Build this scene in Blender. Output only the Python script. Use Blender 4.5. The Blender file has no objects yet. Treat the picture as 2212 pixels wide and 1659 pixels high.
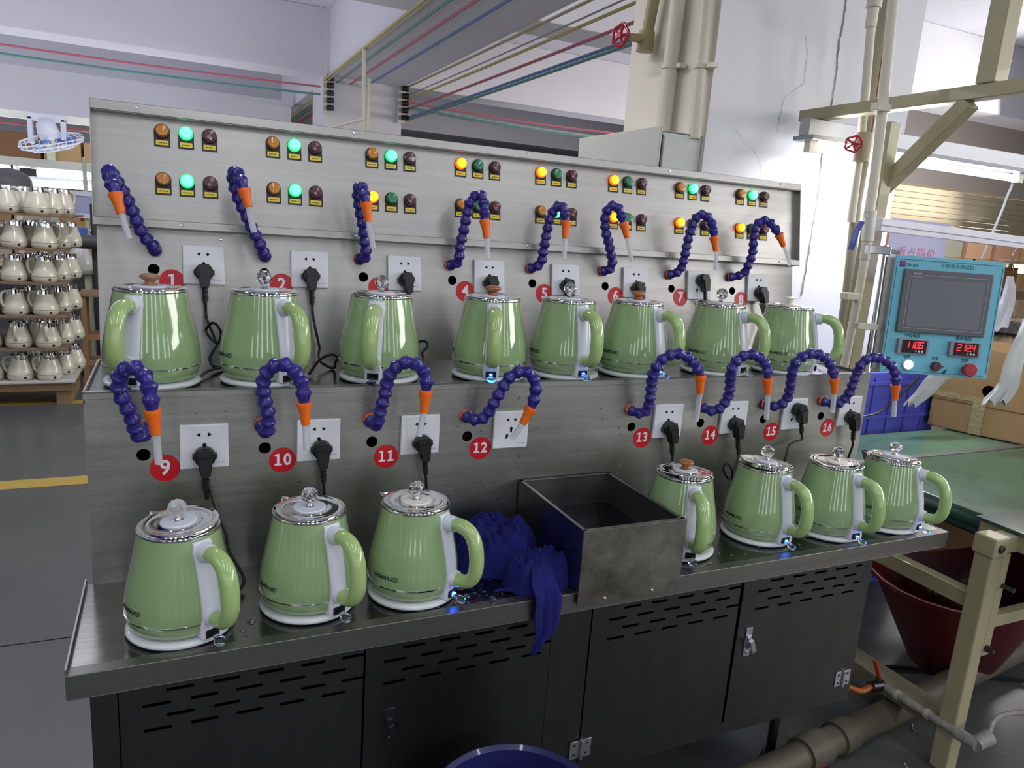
import bpy, bmesh, math, random
from mathutils import Vector, Matrix
random.seed(7)
C = bpy.context.scene.collection
H = 1.42                                   # camera height above the floor
# ------------------------------------------------------------------ camera
ROT = ((0.9083337, -0.02380334, 0.4175683), (-0.41230557, -0.21863405, 0.88442256), (0.07024244, -0.97551656, -0.20840692))
F = 1579.456
cam = bpy.data.objects.new('camera', bpy.data.cameras.new('camera')); C.objects.link(cam)
cam.matrix_world = Matrix(((ROT[0][0], -ROT[0][1], -ROT[0][2], 0), (ROT[1][0], -ROT[1][1], -ROT[1][2], 0), (ROT[2][0], -ROT[2][1], -ROT[2][2], H), (0, 0, 0, 1)))
cam.data.sensor_width = 36; cam.data.lens = 36 * F / 2212; cam.data.clip_start = .05; cam.data.clip_end = 200
cam.data.dof.use_dof = False
bpy.context.scene.camera = cam
# ------------------------------------------------------------------ world, exposure, lights
sc = bpy.context.scene
sc.view_settings.view_transform = 'Standard'; sc.view_settings.look = 'None'
sc.view_settings.gamma = 1; sc.view_settings.use_curve_mapping = False; sc.view_settings.exposure = 0.0
w = bpy.data.worlds.new('world'); sc.world = w; w.use_nodes = True
w.node_tree.nodes['Background'].inputs[0].default_value = (.88, .90, 1.0, 1); w.node_tree.nodes['Background'].inputs[1].default_value = .5

def area(name, loc, rot, sx, sy, power, col=(1, 1, 1)):
    l = bpy.data.lights.new(name, 'AREA'); l.shape = 'RECTANGLE'; l.size = sx; l.size_y = sy; l.energy = power; l.color = col
    o = bpy.data.objects.new(name, l); C.objects.link(o); o.location = loc; o.rotation_euler = rot
    return o
# rows of hall tubes above and in front of the bench (outside the frame), run along the aisle
for i, (x, y) in enumerate([(-2.6, 0), (-1.2, -.4), (.3, -.6), (1.7, -.4), (3.6, -.2)]):
    area('hall_tube_light', (x, y, 2.9), (0, 0, 0), .07, 2.4, 15, (.93, .96, 1))
area('hall_daylight', (8.5, 3.2, 2.6), (0, math.radians(76), 0), 1.6, 4.5, 170, (1, .97, .92))
area('ceiling_fill_light', (-2.5, 10.5, 1.75), (math.radians(180), 0, 0), 7, 8, 190, (.88, .89, 1))  # unseen upward fills, added to brighten the ceiling
area('ceiling_fill_light', (6.5, 8.0, 1.9), (math.radians(180), 0, 0), 5, 7, 60, (.90, .89, 1))
area('ceiling_fill_light', (-1.0, 5.0, 2.0), (math.radians(180), 0, 0), 3, 2, 30, (.88, .89, 1))
area('hall_near_light', (-1.3, 5.0, 2.95), (0, 0, 0), 5, .3, 45, (.9, .93, 1))
area('bench_end_fill_light', (6.5, -1.6, 2.5), (math.radians(20), math.radians(62), 0), 1.0, 4.0, 120, (1, .98, .96))  # unseen fill from front right, added to brighten the bench's right end
area('column_side_fill_light', (.2, 3.6, 2.95), (0, 0, 0), .07, 2.0, 40, (1, .98, .95))  # unseen fill strip, added to light the column's cream side
area('far_right_fill_light', (8.5, 6.1, 2.6), (math.radians(62), 0, 0), 7, .5, 100, (1, .93, .80))  # unseen warm fill, added to brighten the far right background

# ------------------------------------------------------------------ pixel to place helpers (photo is 2212 x 1659)
def ray(px, py):
    v = (px - 1106, py - 829.5, F)
    return Vector([sum(ROT[i][j] * v[j] for j in range(3)) for i in range(3)])
def atY(px, py, y):
    r = ray(px, py); p = r * (y / r.y); return Vector((p.x, p.y, p.z + H))
def atX(px, py, x):
    r = ray(px, py); p = r * (x / r.x); return Vector((p.x, p.y, p.z + H))
def atZ(px, py, z):
    r = ray(px, py); p = r * ((z - H) / r.z); return Vector((p.x, p.y, p.z + H))
TA = math.atan(.176)
LO = Vector((0, 1.76, -.34 + H)); LU = Vector((0, math.sin(TA), math.cos(TA))); LN = Vector((0, -math.cos(TA), math.sin(TA)))
def atL(px, py, off=0):                     # on the upper, leaning panel
    r = ray(px, py); o = LO + LN * off - Vector((0, 0, H)); t = o.dot(LN) / r.dot(LN); p = r * t
    return Vector((p.x, p.y, p.z + H))
def onL(x, s, off=0): return LO + LU * s + LN * off + Vector((x, 0, 0))
YR = 1.4548                                 # front of the lower riser

# ------------------------------------------------------------------ materials
MATS = {}
def mat(name, col, rough=.5, metal=0, coat=0, emit=None, es=1, trans=0, ior=1.45, bump=0, bscale=30, bstretch=(1, 1, 1), var=0, vscale=4, var2=None, alpha=1, rvar=0, sheen=0):
    if name in MATS: return MATS[name]
    m = bpy.data.materials.new(name); m.use_nodes = True; nt = m.node_tree; b = nt.nodes['Principled BSDF']
    b.inputs['Base Color'].default_value = (*col, 1); b.inputs['Roughness'].default_value = rough; b.inputs['Metallic'].default_value = metal
    b.inputs['Coat Weight'].default_value = coat; b.inputs['Coat Roughness'].default_value = .04
    b.inputs['Transmission Weight'].default_value = trans; b.inputs['IOR'].default_value = ior; b.inputs['Alpha'].default_value = alpha
    b.inputs['Sheen Weight'].default_value = sheen
    if emit: b.inputs['Emission Color'].default_value = (*emit, 1); b.inputs['Emission Strength'].default_value = es
    if bump or var or rvar:
        tc = nt.nodes.new('ShaderNodeTexCoord'); mp = nt.nodes.new('ShaderNodeMapping'); nt.links.new(tc.outputs['Object'], mp.inputs[0]); mp.inputs['Scale'].default_value = bstretch
    if bump:
        n = nt.nodes.new('ShaderNodeTexNoise'); n.inputs['Scale'].default_value = bscale; n.inputs['Detail'].default_value = 5; nt.links.new(mp.outputs[0], n.inputs[0])
        bp = nt.nodes.new('ShaderNodeBump'); bp.inputs['Strength'].default_value = bump; bp.inputs['Distance'].default_value = .01; nt.links.new(n.outputs[0], bp.inputs['Height']); nt.links.new(bp.outputs[0], b.inputs['Normal'])
        if rvar:
            mr = nt.nodes.new('ShaderNodeMapRange'); mr.inputs[3].default_value = max(.02, rough - rvar); mr.inputs[4].default_value = rough + rvar; nt.links.new(n.outputs[0], mr.inputs[0]); nt.links.new(mr.outputs[0], b.inputs['Roughness'])
    if var:
        n2 = nt.nodes.new('ShaderNodeTexNoise'); n2.inputs['Scale'].default_value = vscale; n2.inputs['Detail'].default_value = 6; n2.inputs['Roughness'].default_value = .65; nt.links.new(mp.outputs[0], n2.inputs[0])
        rp = nt.nodes.new('ShaderNodeValToRGB'); e = rp.color_ramp.elements; e[0].position = .3; e[1].position = .72
        c2 = var2 or tuple(c * (1 - var) for c in col); e[0].color = (*c2, 1); e[1].color = (*col, 1)
        nt.links.new(n2.outputs[0], rp.inputs[0]); nt.links.new(rp.outputs[0], b.inputs['Base Color'])
    MATS[name] = m; return m
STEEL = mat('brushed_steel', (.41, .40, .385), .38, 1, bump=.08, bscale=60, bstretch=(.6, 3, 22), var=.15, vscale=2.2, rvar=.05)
STEELR = mat('riser_steel', (.43, .425, .395), .36, 1, bump=.10, bscale=60, bstretch=(.6, 3, 22), var=.25, vscale=2.0, rvar=.07)
SHELF = mat('shelf_steel', (.205, .205, .20), .20, 1, bump=.02, bscale=40, bstretch=(.8, 3, 3), var=.25, vscale=5, rvar=.05)
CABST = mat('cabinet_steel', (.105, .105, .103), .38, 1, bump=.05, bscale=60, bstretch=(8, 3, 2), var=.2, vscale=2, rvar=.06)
DARKST = mat('dark_steel', (.10, .10, .11), .4, 1, var=.3)
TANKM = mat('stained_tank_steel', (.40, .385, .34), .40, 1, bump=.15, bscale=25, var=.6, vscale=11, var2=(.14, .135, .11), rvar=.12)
CHROME = mat('chrome', (.80, .80, .80), .07, 1)
GREEN = mat('glossy_sage_green', (.28, .41, .20), .12, coat=1, var=0)
GREENH = mat('handle_green', (.35, .50, .19), .2, coat=.8)
WHITEP = mat('white_plastic', (.66, .68, .78), .32, coat=.2)
WHITEB = mat('base_plastic', (.70, .72, .76), .3, coat=.3)
CREAMD = mat('cream_plastic', (.80, .78, .68), .3, coat=.3)
BLACK = mat('black_plastic', (.012, .012, .014), .38)
HOLE = mat('hole_black', (.002, .002, .002), .9)
PLATE = mat('socket_white', (.74, .75, .80), .35)
BLUEH = mat('hose_blue', (.028, .018, .21), .28, coat=.25)
ORANGE = mat('nozzle_orange', (.90, .16, .01), .38)
CLEARP = mat('milky_tube', (.80, .83, .88), .35, trans=.45, ior=1.3, alpha=.8)
GLASS = mat('crystal', (1, 1, 1), .03, trans=1, ior=1.52)
FROST = mat('frosted_crystal', (.95, .97, 1), .28, trans=.9, ior=1.45)
WOOD = mat('knob_wood', (.40, .12, .03), .35, coat=.5, var=.4, vscale=20, bstretch=(1, 1, 6))
WOODW = mat('worn_knob_wood', (.22, .07, .025), .5, var=.5, vscale=70, var2=(.36, .22, .14), bstretch=(1, 1, 8))
LEDB = mat('blue_led', (.05, .2, 1), .3, emit=(.03, .16, 1), es=26)
LEVON = mat('lit_lever', (.7, .8, 1), .05, trans=1, ior=1.4)
RED = mat('sticker_red', (.55, .008, .016), .35)
WHITET = mat('print_white', (.80, .80, .88), .4)
YEL = mat('tag_yellow', (.85, .63, .06), .5)
INK = mat('ink', (.02, .025, .03), .5)
RAG = mat('rag_blue', (.007, .009, .15), .95, bump=.5, bscale=160, sheen=.0, var=.3, vscale=14)
CARD = mat('cardboard', (.46, .29, .14), .8, var=.18, vscale=3, bump=.1, bscale=60, bstretch=(1, 1, .1))
CARDD = mat('dark_cardboard', (.20, .10, .045), .85, var=.2, vscale=3)
KHAKI = mat('khaki_paint', (.38, .34, .20), .42, coat=.15, var=.12, vscale=5)
PIPEW = mat('pipe_ivory', (.70, .66, .55), .45)
PIPEB = mat('pipe_beige', (.40, .35, .25), .5)
WALLW = mat('white_wall_paint', (.80, .80, .85), .8, var=.06, vscale=1.3)
CREAMW = mat('cream_wall_paint', (.84, .79, .70), .8, var=.05, vscale=1.5)
CEIL = mat('ceiling_paint', (.72, .72, .80), .9, var=.10, vscale=.5)
FLOORM = mat('floor_epoxy', (.088, .092, .092), .3, var=.25, vscale=1.2, bump=.02, bscale=5, rvar=.1)
FLOORY = mat('floor_yellow', (.36, .25, .05), .5)
RUB = mat('black_rubber', (.02, .02, .022), .6)
ALU = mat('aluminium', (.56, .57, .64), .35, 1)
ALUP = mat('grey_lavender_paint', (.42, .42, .52), .5)
TEAL = mat('teal_panel', (.15, .47, .60), .45)
TUBE = mat('tube_glow', (1, 1, 1), .5, emit=(.93, .96, 1), es=12)
def led(name, base, em, es): return mat(name, base, .3, coat=.5, emit=em, es=es)
AMB_OFF = mat('amber_lens', (.60, .22, .02), .3, coat=.6); AMB_ON = led('amber_lit', (.9, .4, .02), (1, .30, .0), 2.6)
GRN_OFF = mat('green_lens', (.02, .22, .09), .3, coat=.6); GRN_ON = led('green_lit', (.2, .9, .5), (.06, 1, .38), 3.0)
BUZ = mat('buzzer_maroon', (.09, .018, .03), .35, coat=.3); BUZL = mat('buzzer_grille', (.33, .20, .25), .5)

# ------------------------------------------------------------------ mesh builder
class MB:
    def __init__(s): s.v = []; s.f = []
    def add(s, v, f):
        n = len(s.v); s.v += [tuple(p) for p in v]; s.f += [tuple(i + n for i in q) for q in f]; return s
    def box(s, a, b, M=None):
        x0, y0, z0 = a; x1, y1, z1 = b
        v = [Vector(p) for p in ((x0, y0, z0), (x1, y0, z0), (x1, y1, z0), (x0, y1, z0), (x0, y0, z1), (x1, y0, z1), (x1, y1, z1), (x0, y1, z1))]
        if M: v = [M @ p for p in v]
        return s.add(v, [(0, 3, 2, 1), (4, 5, 6, 7), (0, 1, 5, 4), (1, 2, 6, 5), (2, 3, 7, 6), (3, 0, 4, 7)])
    def lathe(s, prof, n=24, M=None):        # prof: (r, z) from bottom to top
        v = []; f = []
        for r, z in prof:
            for i in range(n):
                a = 2 * math.pi * i / n; v.append(Vector((r * math.cos(a), r * math.sin(a), z)))
        for j in range(len(prof) - 1):
            for i in range(n):
                k = (i + 1) % n; f.append((j * n + i, j * n + k, (j + 1) * n + k, (j + 1) * n + i))
        if prof[0][0] > 1e-6: f.append(tuple(range(n - 1, -1, -1)))
        if prof[-1][0] > 1e-6: f.append(tuple((len(prof) - 1) * n + i for i in range(n)))
        if M: v = [M @ p for p in v]
        return s.add(v, f)
    def cyl(s, p0, p1, r0, r1=None, n=16):
        p0 = Vector(p0); p1 = Vector(p1); r1 = r0 if r1 is None else r1
        return s.lathe([(r0, 0), (r1, (p1 - p0).length)], n, align(p0, p1 - p0))
    def tube(s, pts, r, n=8, closed=False, flat=None, up=(0, 0, 1)):
        pts = [Vector(p) for p in pts]; N = len(pts); v = []; f = []; u = None
        for i, p in enumerate(pts):
            t = (pts[min(i + 1, N - 1)] - pts[max(i - 1, 0)]).normalized() if not closed else (pts[(i + 1) % N] - pts[i - 1]).normalized()
            if u is None:
                u = Vector(up)
                if abs(u.dot(t)) > .95: u = Vector((1, 0, 0))
            u = (u - t * u.dot(t)).normalized(); q = t.cross(u)
            ri = r[i] if isinstance(r, (list, tuple)) else r
            a_, b_ = (ri, ri) if not isinstance(ri, (list, tuple)) else ri
            for k in range(n):
                a = 2 * math.pi * k / n; v.append(p + u * math.cos(a) * a_ + q * math.sin(a) * b_)
        for i in range(N if closed else N - 1):
            j = (i + 1) % N
            for k in range(n):
                l = (k + 1) % n; f.append((i * n + k, i * n + l, j * n + l, j * n + k))
        if not closed: f += [tuple(range(n - 1, -1, -1)), tuple((N - 1) * n + k for k in range(n))]
        return s.add(v, f)
    def prism(s, poly, d0, d1, M=None):      # poly in x,z ; extruded along y from d0 to d1
        n = len(poly); v = [Vector((x, d0, z)) for x, z in poly] + [Vector((x, d1, z)) for x, z in poly]
        f = [tuple(range(n)), tuple(range(2 * n - 1, n - 1, -1))] + [((i + 1) % n, i, n + i, n + (i + 1) % n) for i in range(n)]
        if M: v = [M @ p for p in v]
        return s.add(v, f)
    def build(s, name, m, parent=None, loc=None, rot=None, smooth=.6, bevel=0, seg=2, mw=None, **tags):
        me = bpy.data.meshes.new(name); me.from_pydata(s.v, [], s.f); me.validate()
        bm = bmesh.new(); bm.from_mesh(me); bmesh.ops.recalc_face_normals(bm, faces=bm.faces); bm.to_mesh(me); bm.free()
        return link(name, me, m, parent, loc, rot, smooth, bevel, seg, mw, **tags)
def link(name, me, m, parent=None, loc=None, rot=None, smooth=.6, bevel=0, seg=2, mw=None, **tags):
    if m and not me.materials: me.materials.append(m)
    if smooth: me.shade_smooth(); me.set_sharp_from_angle(angle=smooth)
    o = bpy.data.objects.new(name, me); C.objects.link(o)
    if parent: o.parent = parent
    if mw is not None: o.matrix_local = mw
    if loc is not None: o.location = loc
    if rot is not None: o.rotation_euler = rot
    if bevel:
        b = o.modifiers.new('b', 'BEVEL'); b.width = bevel; b.segments = seg; b.limit_method = 'ANGLE'; b.angle_limit = .7
        b.harden_normals = False
    for k, v in tags.items(): o[k] = v
    return o
def align(p, d):
    d = Vector(d).normalized(); q = d.to_track_quat('Z', 'Y'); return Matrix.Translation(p) @ q.to_matrix().to_4x4()
def thing(name, label, cat, loc=(0, 0, 0), group=None, mw=None):
    o = bpy.data.objects.new(name, None); C.objects.link(o); o.empty_display_size = .05
    if mw is not None: o.matrix_world = mw
    else: o.location = loc
    o['label'] = label; o['category'] = cat
    if group: o['group'] = group
    return o
def tag(o, label, cat, group=None):
    o['label'] = label; o['category'] = cat
    if group: o['group'] = group
    return o
def struct(mb, name, m, **k): return mb.build(name, m, kind='structure', **k)
def inst(o, parent, mw=None, name=None):     # copy one object that shares its mesh
    c = o.copy(); C.objects.link(c); c.parent = parent
    c.matrix_parent_inverse = Matrix()
    if mw is not None: c.matrix_local = mw
    return c
def smoothpath(pts, n):                      # Catmull-Rom through points, n samples equal in arc length
    P = [Vector(p) for p in pts]; P = [P[0] * 2 - P[1]] + P + [P[-1] * 2 - P[-2]]; out = []
    for i in range(1, len(P) - 2):
        for k in range(12):
            t = k / 12; a, b, c, d = P[i - 1:i + 3]
            out.append(.5 * ((2 * b) + (c - a) * t + (2 * a - 5 * b + 4 * c - d) * t * t + (3 * b - a - 3 * c + d) * t ** 3))
    out.append(P[-2]); L = [0]
    for i in range(1, len(out)): L.append(L[-1] + (out[i] - out[i - 1]).length)
    res = []; j = 0
    for k in range(n):
        s = L[-1] * k / (n - 1)
        while j < len(L) - 2 and L[j + 1] < s: j += 1
        t = (s - L[j]) / max(1e-9, L[j + 1] - L[j]); res.append(out[j].lerp(out[j + 1], min(1, t)))
    return res, L[-1]
def text_mesh(s, size, bold=0, extrude=.0002, spacing=1, shear=0, align_x='CENTER'):
    cu = bpy.data.curves.new('t', 'FONT'); cu.body = s; cu.size = size; cu.align_x = align_x; cu.align_y = 'CENTER'; cu.offset = bold; cu.extrude = extrude; cu.space_character = spacing; cu.shear = shear; cu.resolution_u = 3
    o = bpy.data.objects.new('t', cu); C.objects.link(o)
    me = bpy.data.meshes.new_from_object(o.evaluated_get(bpy.context.evaluated_depsgraph_get()))
    bpy.data.objects.remove(o); bpy.data.curves.remove(cu); me.materials.clear(); return me
RX90 = Matrix.Rotation(math.pi / 2, 4, 'X')
def put_text(parent, s, size, x, z, y, m, bold=0, name='lettering', spacing=1, sx=1):
    me = text_mesh(s, size, bold, spacing=spacing); me.transform(Matrix.Translation((x, y, z)) @ RX90 @ Matrix.Diagonal((sx, 1, 1, 1)))
    return link(name, me, m, parent, smooth=0)
def disc_y(r, y0, y1, n=24, x=0, z=0): return MB().lathe([(r, 0), (r, abs(y1 - y0))], n, Matrix.Translation((x, max(y0, y1), z)) @ RX90)
from mathutils.geometry import delaunay_2d_cdt
def panel_with_holes(name, m, parent, x0, x1, z0, z1, y0, y1, holes, mw=None):
    """a sheet in the x,z plane with real openings; holes: list of polygons [(x, z), ...]"""
    pts = [(x0, z0), (x1, z0), (x1, z1), (x0, z1)]; polys = [[0, 1, 2, 3]]
    for h in holes: polys.append(list(range(len(pts), len(pts) + len(h)))); pts += h
    ov, oe, of, _, _, src = delaunay_2d_cdt([Vector(p) for p in pts], [], polys, 1, 1e-7)
    n = len(ov); keep = [f for f, sr in zip(of, src) if all(k == 0 for k in sr)]
    cnt = {}
    for f in keep:
        for k in range(len(f)): e = (f[k], f[(k + 1) % len(f)]); cnt[e] = 1
    mb = MB(); v = [(p.x, y0, p.y) for p in ov] + [(p.x, y1, p.y) for p in ov]
    ff = [tuple(f) for f in keep] + [tuple(i + n for i in reversed(f)) for f in keep]
    ff += [(a, b, b + n, a + n) for (a, b) in cnt if (b, a) not in cnt]
    mb.add(v, ff); return mb.build(name, m, parent, smooth=0, mw=mw)
def circ(x, z, r, n=24): return [(x + r * math.cos(2 * math.pi * k / n), z + r * math.sin(2 * math.pi * k / n)) for k in range(n)]

# =================================================================== SETTING
struct(MB().box((-9, -5, -.1), (16, 22, 0)), 'floor', FLOORM, smooth=0)
struct(MB().box((-9, -5, 3.75), (16, 22, 3.9)), 'ceiling', CEIL, smooth=0)
struct(MB().box((-9, 21.9, 0), (16, 22, 3.75)), 'wall_back', WALLW, smooth=0)
struct(MB().box((-9.1, -5, 0), (-9, 22, 3.75)), 'wall_left', WALLW, smooth=0)
struct(MB().box((-9, -5.1, 0), (16, -5, 3.75)), 'wall_front', mat('shade_wall', (.42, .42, .46), .8), smooth=0)
WINF = mat('streak_window_glow', (1, 1, 1), .5, emit=(.93, .96, 1), es=4.5)
for k, x in enumerate((-5.2, -3.0, -1.5, .2, 1.6, 3.6, 5.4)):  # unseen windows, shaped as tall slits to streak the kettles' reflections
    t = bpy.data.objects.new('window_%d' % (k + 4), None); C.objects.link(t); t.location = (x, -4.99, .75); t['kind'] = 'structure'
    for i in range(2):
        for j in range(4): MB().box((i * .24, 0, j * .62), (i * .24 + .19, .02, j * .62 + .57)).build('pane', WINF, t, smooth=0)
WR = mat('warm_wall', (.62, .52, .38), .8, var=.15, vscale=.8, bstretch=(1, 1, 14))
struct(MB().box((16, -5, 0), (16.1, 22, 3.75)), 'wall_right', WR, smooth=0)
BEAM = mat('beam_paint', (.76, .75, .80), .9, var=.10, vscale=.6)
tn = 1
for y in (5.6, 9.3, 13.5, 17.7):
    struct(MB().box((-9, y, 3.02), (16, y + .45, 3.75)), 'trim_%d' % tn, BEAM, smooth=0, bevel=.01); tn += 1
struct(MB().box((1.72, -5, 3.0), (2.62, 22, 3.75)), 'trim_%d' % tn, BEAM, smooth=0, bevel=.01); tn += 1
# columns
COLW = mat('column_white', (.84, .84, .88), .75, var=.05, vscale=1.5)
colm = MB().box((1.836, 2.34, 0), (2.895, 2.92, 3.75)).build('wall_column', COLW, kind='structure', smooth=0)
colm.data.materials.append(CREAMW)
for p in colm.data.polygons:
    if p.normal.x < -.9: p.material_index = 1
struct(MB().box((1.675, 9.25, 0), (2.604, 10.1, 3.75)), 'trim_%d' % tn, mat('far_column', (.70, .69, .72), .8), smooth=0); tn += 1
# cracks in the column's plaster: recessed-looking dark fissure strips
def crack(pts, wd, nm):
    P = []
    for i in range(len(pts) - 1):
        a = Vector(pts[i]); b = Vector(pts[i + 1])
        for k in range(6): P.append(a.lerp(b, k / 6) + Vector((random.uniform(-.003, .003), 0, 0)))
    P.append(Vector(pts[-1])); m = MB(); v = []; f = []
    for i, p in enumerate(P):
        q = wd * random.uniform(.5, 1.2); v += [p + Vector((-q, -.0012, 0)), p + Vector((q, -.0012, 0))]
        if i: f.append((2 * i - 2, 2 * i - 1, 2 * i + 1, 2 * i))
    m.add(v, f); return m.build(nm, mat('crack_shadow', (.20, .20, .19), .9), colm, smooth=0)
yc = 2.338
crack([atY(*p, yc) for p in [(1828, 0), (1820, 60), (1812, 95), (1806, 160), (1795, 235), (1775, 335), (1770, 400), (1758, 470), (1750, 520), (1738, 600), (1730, 640)]], .0035, 'plaster_crack')
crack([atY(*p, yc) for p in [(1740, 75), (1745, 110), (1737, 180), (1715, 195), (1695, 210), (1685, 250), (1678, 285)]], .0008, 'plaster_crack')
crack([atY(*p, yc) for p in [(1588, 280), (1610, 310), (1628, 325), (1640, 350), (1648, 390)]], .0007, 'plaster_crack')
# floor lines and a floor joint
for a, b, wd in (((-9, 4.06), (1.0, 4.14), .065), ((-9, 5.80), (1.5, 5.83), .05)):
    mb = MB(); v = [(a[0], a[1] - wd, .001), (b[0], b[1] - wd, .001), (b[0], b[1] + wd, .001), (a[0], a[1] + wd, .001)]; mb.add(v, [(0, 1, 2, 3)])
    struct(mb, 'trim_%d' % tn, FLOORY, smooth=0); tn += 1
j0 = atZ(0, 1397, 0); j1 = atZ(165, 1375, 0)
d_ = (j1 - j0) * 6
struct(MB().tube([j0 - d_ + Vector((0, 0, -.001)), j1 + d_ * .3 + Vector((0, 0, -.001))], .003, 4), 'trim_%d' % tn, HOLE); tn += 1

# =================================================================== THE BENCH
ZS1 = -.709 + H; ZS2 = -.345 + H; ZR = -.339 + H; XL, XR = -.150, 1.834
bench = thing('test_bench', 'long two-tier stainless steel test bench with leaning lamp panel and cabinet doors', 'test bench', (.84, 1.3, 0))
bl = bench.location.copy()
def bpart(mb, name, m, **k):
    o = mb.build(name, m, bench, **k); o.location = Vector(o.location) - bl; return o
def T(x, y, z): return Matrix.Translation((x, y, z))
# lower shelf with its folded front apron and raised ends
YF = 1.157
mb = MB().box((XL - .010, YF + .002, ZS1 - .003), (XR + .020, YR + .004, ZS1))
bpart(mb, 'lower_shelf', SHELF, smooth=0)
mb = MB().box((XL - .012, YF - .002, ZS1 - .040), (XR + .024, YF + .001, ZS1 + .0015)).box((XL - .012, YF - .002, ZS1 + .0005), (XR + .024, YF + .022, ZS1 + .002)).box((XL - .012, YF - .002, ZS1 - .041), (XR + .024, YF + .03, ZS1 - .039))
bpart(mb, 'front_apron', mat('apron_steel', (.29, .285, .27), .36, 1, bump=.06, bscale=60, bstretch=(.6, 3, 22), var=.2, vscale=2), smooth=0, bevel=.0008)
mb = MB().box((XL - .013, YF, ZS1 - .040), (XL - .010, YR + .005, ZS1 + .012)); bpart(mb, 'end_lip', STEEL, smooth=0)
mb = MB().box((XR + .022, YF, ZS1 - .040), (XR + .025, YR + .005, ZS1 + .001)); bpart(mb, 'end_lip', STEEL, smooth=0)
# riser with its 8 wire holes
HXL = [-.0578 + .2147 * k for k in range(4)] + [1.0211 + .2133 * k for k in range(4)]
cut = [circ(x, -.4597 + H, .0118) for x in HXL]
o = panel_with_holes('riser_panel', STEELR, bench, XL, XR, ZS1 - .002, ZR, YR, YR + .003, cut); o.location = -bl
mb = MB().box((XL, YR + .003, ZS1), (XL + .003, 1.78, ZR)); bpart(mb, 'side_panel', STEEL, smooth=0)
mb = MB().box((XR - .003, YR + .003, ZS1), (XR, 1.78, ZR)); bpart(mb, 'side_panel', STEEL, smooth=0)
mb = MB().box((XL + .004, YR + .12, ZS1 + .01), (XR - .004, YR + .125, ZR - .01)); bpart(mb, 'inner_shade_sheet', HOLE, smooth=0)  # black sheet painted as the shade behind the wire holes
# upper shelf
mb = MB().box((XL, YR, ZS2 - .003), (XR, 1.765, ZS2)); bpart(mb, 'upper_shelf', SHELF, smooth=0)
mb = MB().box((XL - .001, YR - .0015, ZR - .012), (XR + .001, YR + .001, ZR + .001)).box((XL - .001, YR - .0015, ZR - .001), (XR + .001, YR + .016, ZR + .001)); bpart(mb, 'shelf_nosing', STEEL, smooth=0, bevel=.0006)
mb = MB().box((XL - .001, YR, ZR - .02), (XL + .002, 1.76, ZR + .002)); bpart(mb, 'end_lip', STEEL, smooth=0)
# leaning panel
ML = Matrix.Translation(LO) @ Matrix.Rotation(-TA, 4, 'X')     # local: x right, -y to the viewer, z up the slope
HXU = [-.038 + .2312 * k for k in range(8)]
cut = [circ(x, .1995, .0118) for x in HXU]
o = panel_with_holes('leaning_panel', STEEL, bench, -.145, 1.829, -.005, .30, 0, .003, cut, mw=ML); o.matrix_local = Matrix.Translation(-bl) @ ML
def lpart(mb, name, m, **k):
    o = mb.build(name, m, bench, **k); o.matrix_local = Matrix.Translation(-bl) @ ML; return o
lpart(MB().box((-.143, .12, 0), (1.827, .125, .29)), 'inner_shade_sheet', HOLE, smooth=0)  # black sheet standing in for shade behind the upper holes
lpart(MB().box((-.145, .003, 0), (-.142, .13, .30)).box((1.826, .003, 0), (1.829, .13, .30)), 'side_panel', STEEL, smooth=0)
# lamp box: tray with lips and recessed face
BX0, BX1, BZ0, BZ1 = -.150, 1.836, .286, .546
lpart(MB().box((BX0 + .002, -.005, BZ0 + .01), (BX1 - .002, -.002, BZ1 - .01)), 'lamp_panel', STEEL, smooth=0)
lpart(MB().box((BX0, -.024, BZ1 - .020), (BX1, -.022, BZ1)).box((BX0, -.024, BZ1 - .002), (BX1, .10, BZ1)).box((BX0 + .001, -.023, BZ1 - .022), (BX1 - .001, -.002, BZ1 - .020)), 'top_lip', STEEL, smooth=0, bevel=.0008)
lpart(MB().box((BX0, -.024, BZ0), (BX1, -.022, BZ0 + .017)).box((BX0, -.024, BZ0), (BX1, .05, BZ0 + .002)).box((BX0 + .001, -.023, BZ0 + .016), (BX1 - .001, -.002, BZ0 + .018)), 'bottom_lip', STEEL, smooth=0, bevel=.0008)
lpart(MB().box((BX0, -.024, BZ0), (BX0 + .002, .10, BZ1)), 'side_lip', STEEL, smooth=0)
lpart(MB().box((BX1 - .002, -.024, BZ0), (BX1, .10, BZ1)), 'side_lip', STEEL, smooth=0)
lpart(MB().box((BX0 + .002, .098, BZ0), (BX1 - .002, .10, BZ1)), 'back_cover', STEEL, smooth=0)
SCREWM = MB().lathe([(.0035, 0), (.0035, .001), (.0025, .0022), (0, .0028)], 10)
for x, z in [(-.062, BZ1 - .008), (.40, BZ1 - .008), (.86, BZ1 - .008), (1.32, BZ1 - .008), (1.75, BZ1 - .008), (.02, BZ0 + .009), (.40, BZ0 + .009), (.86, BZ0 + .009), (1.32, BZ0 + .009), (1.75, BZ0 + .009), (.10, .272)]:
    o = SCREWM.build('screw', CHROME, bench); o.matrix_local = Matrix.Translation(-bl) @ ML @ T(x, -.024 if z > BZ0 else -.001, z) @ RX90
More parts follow.
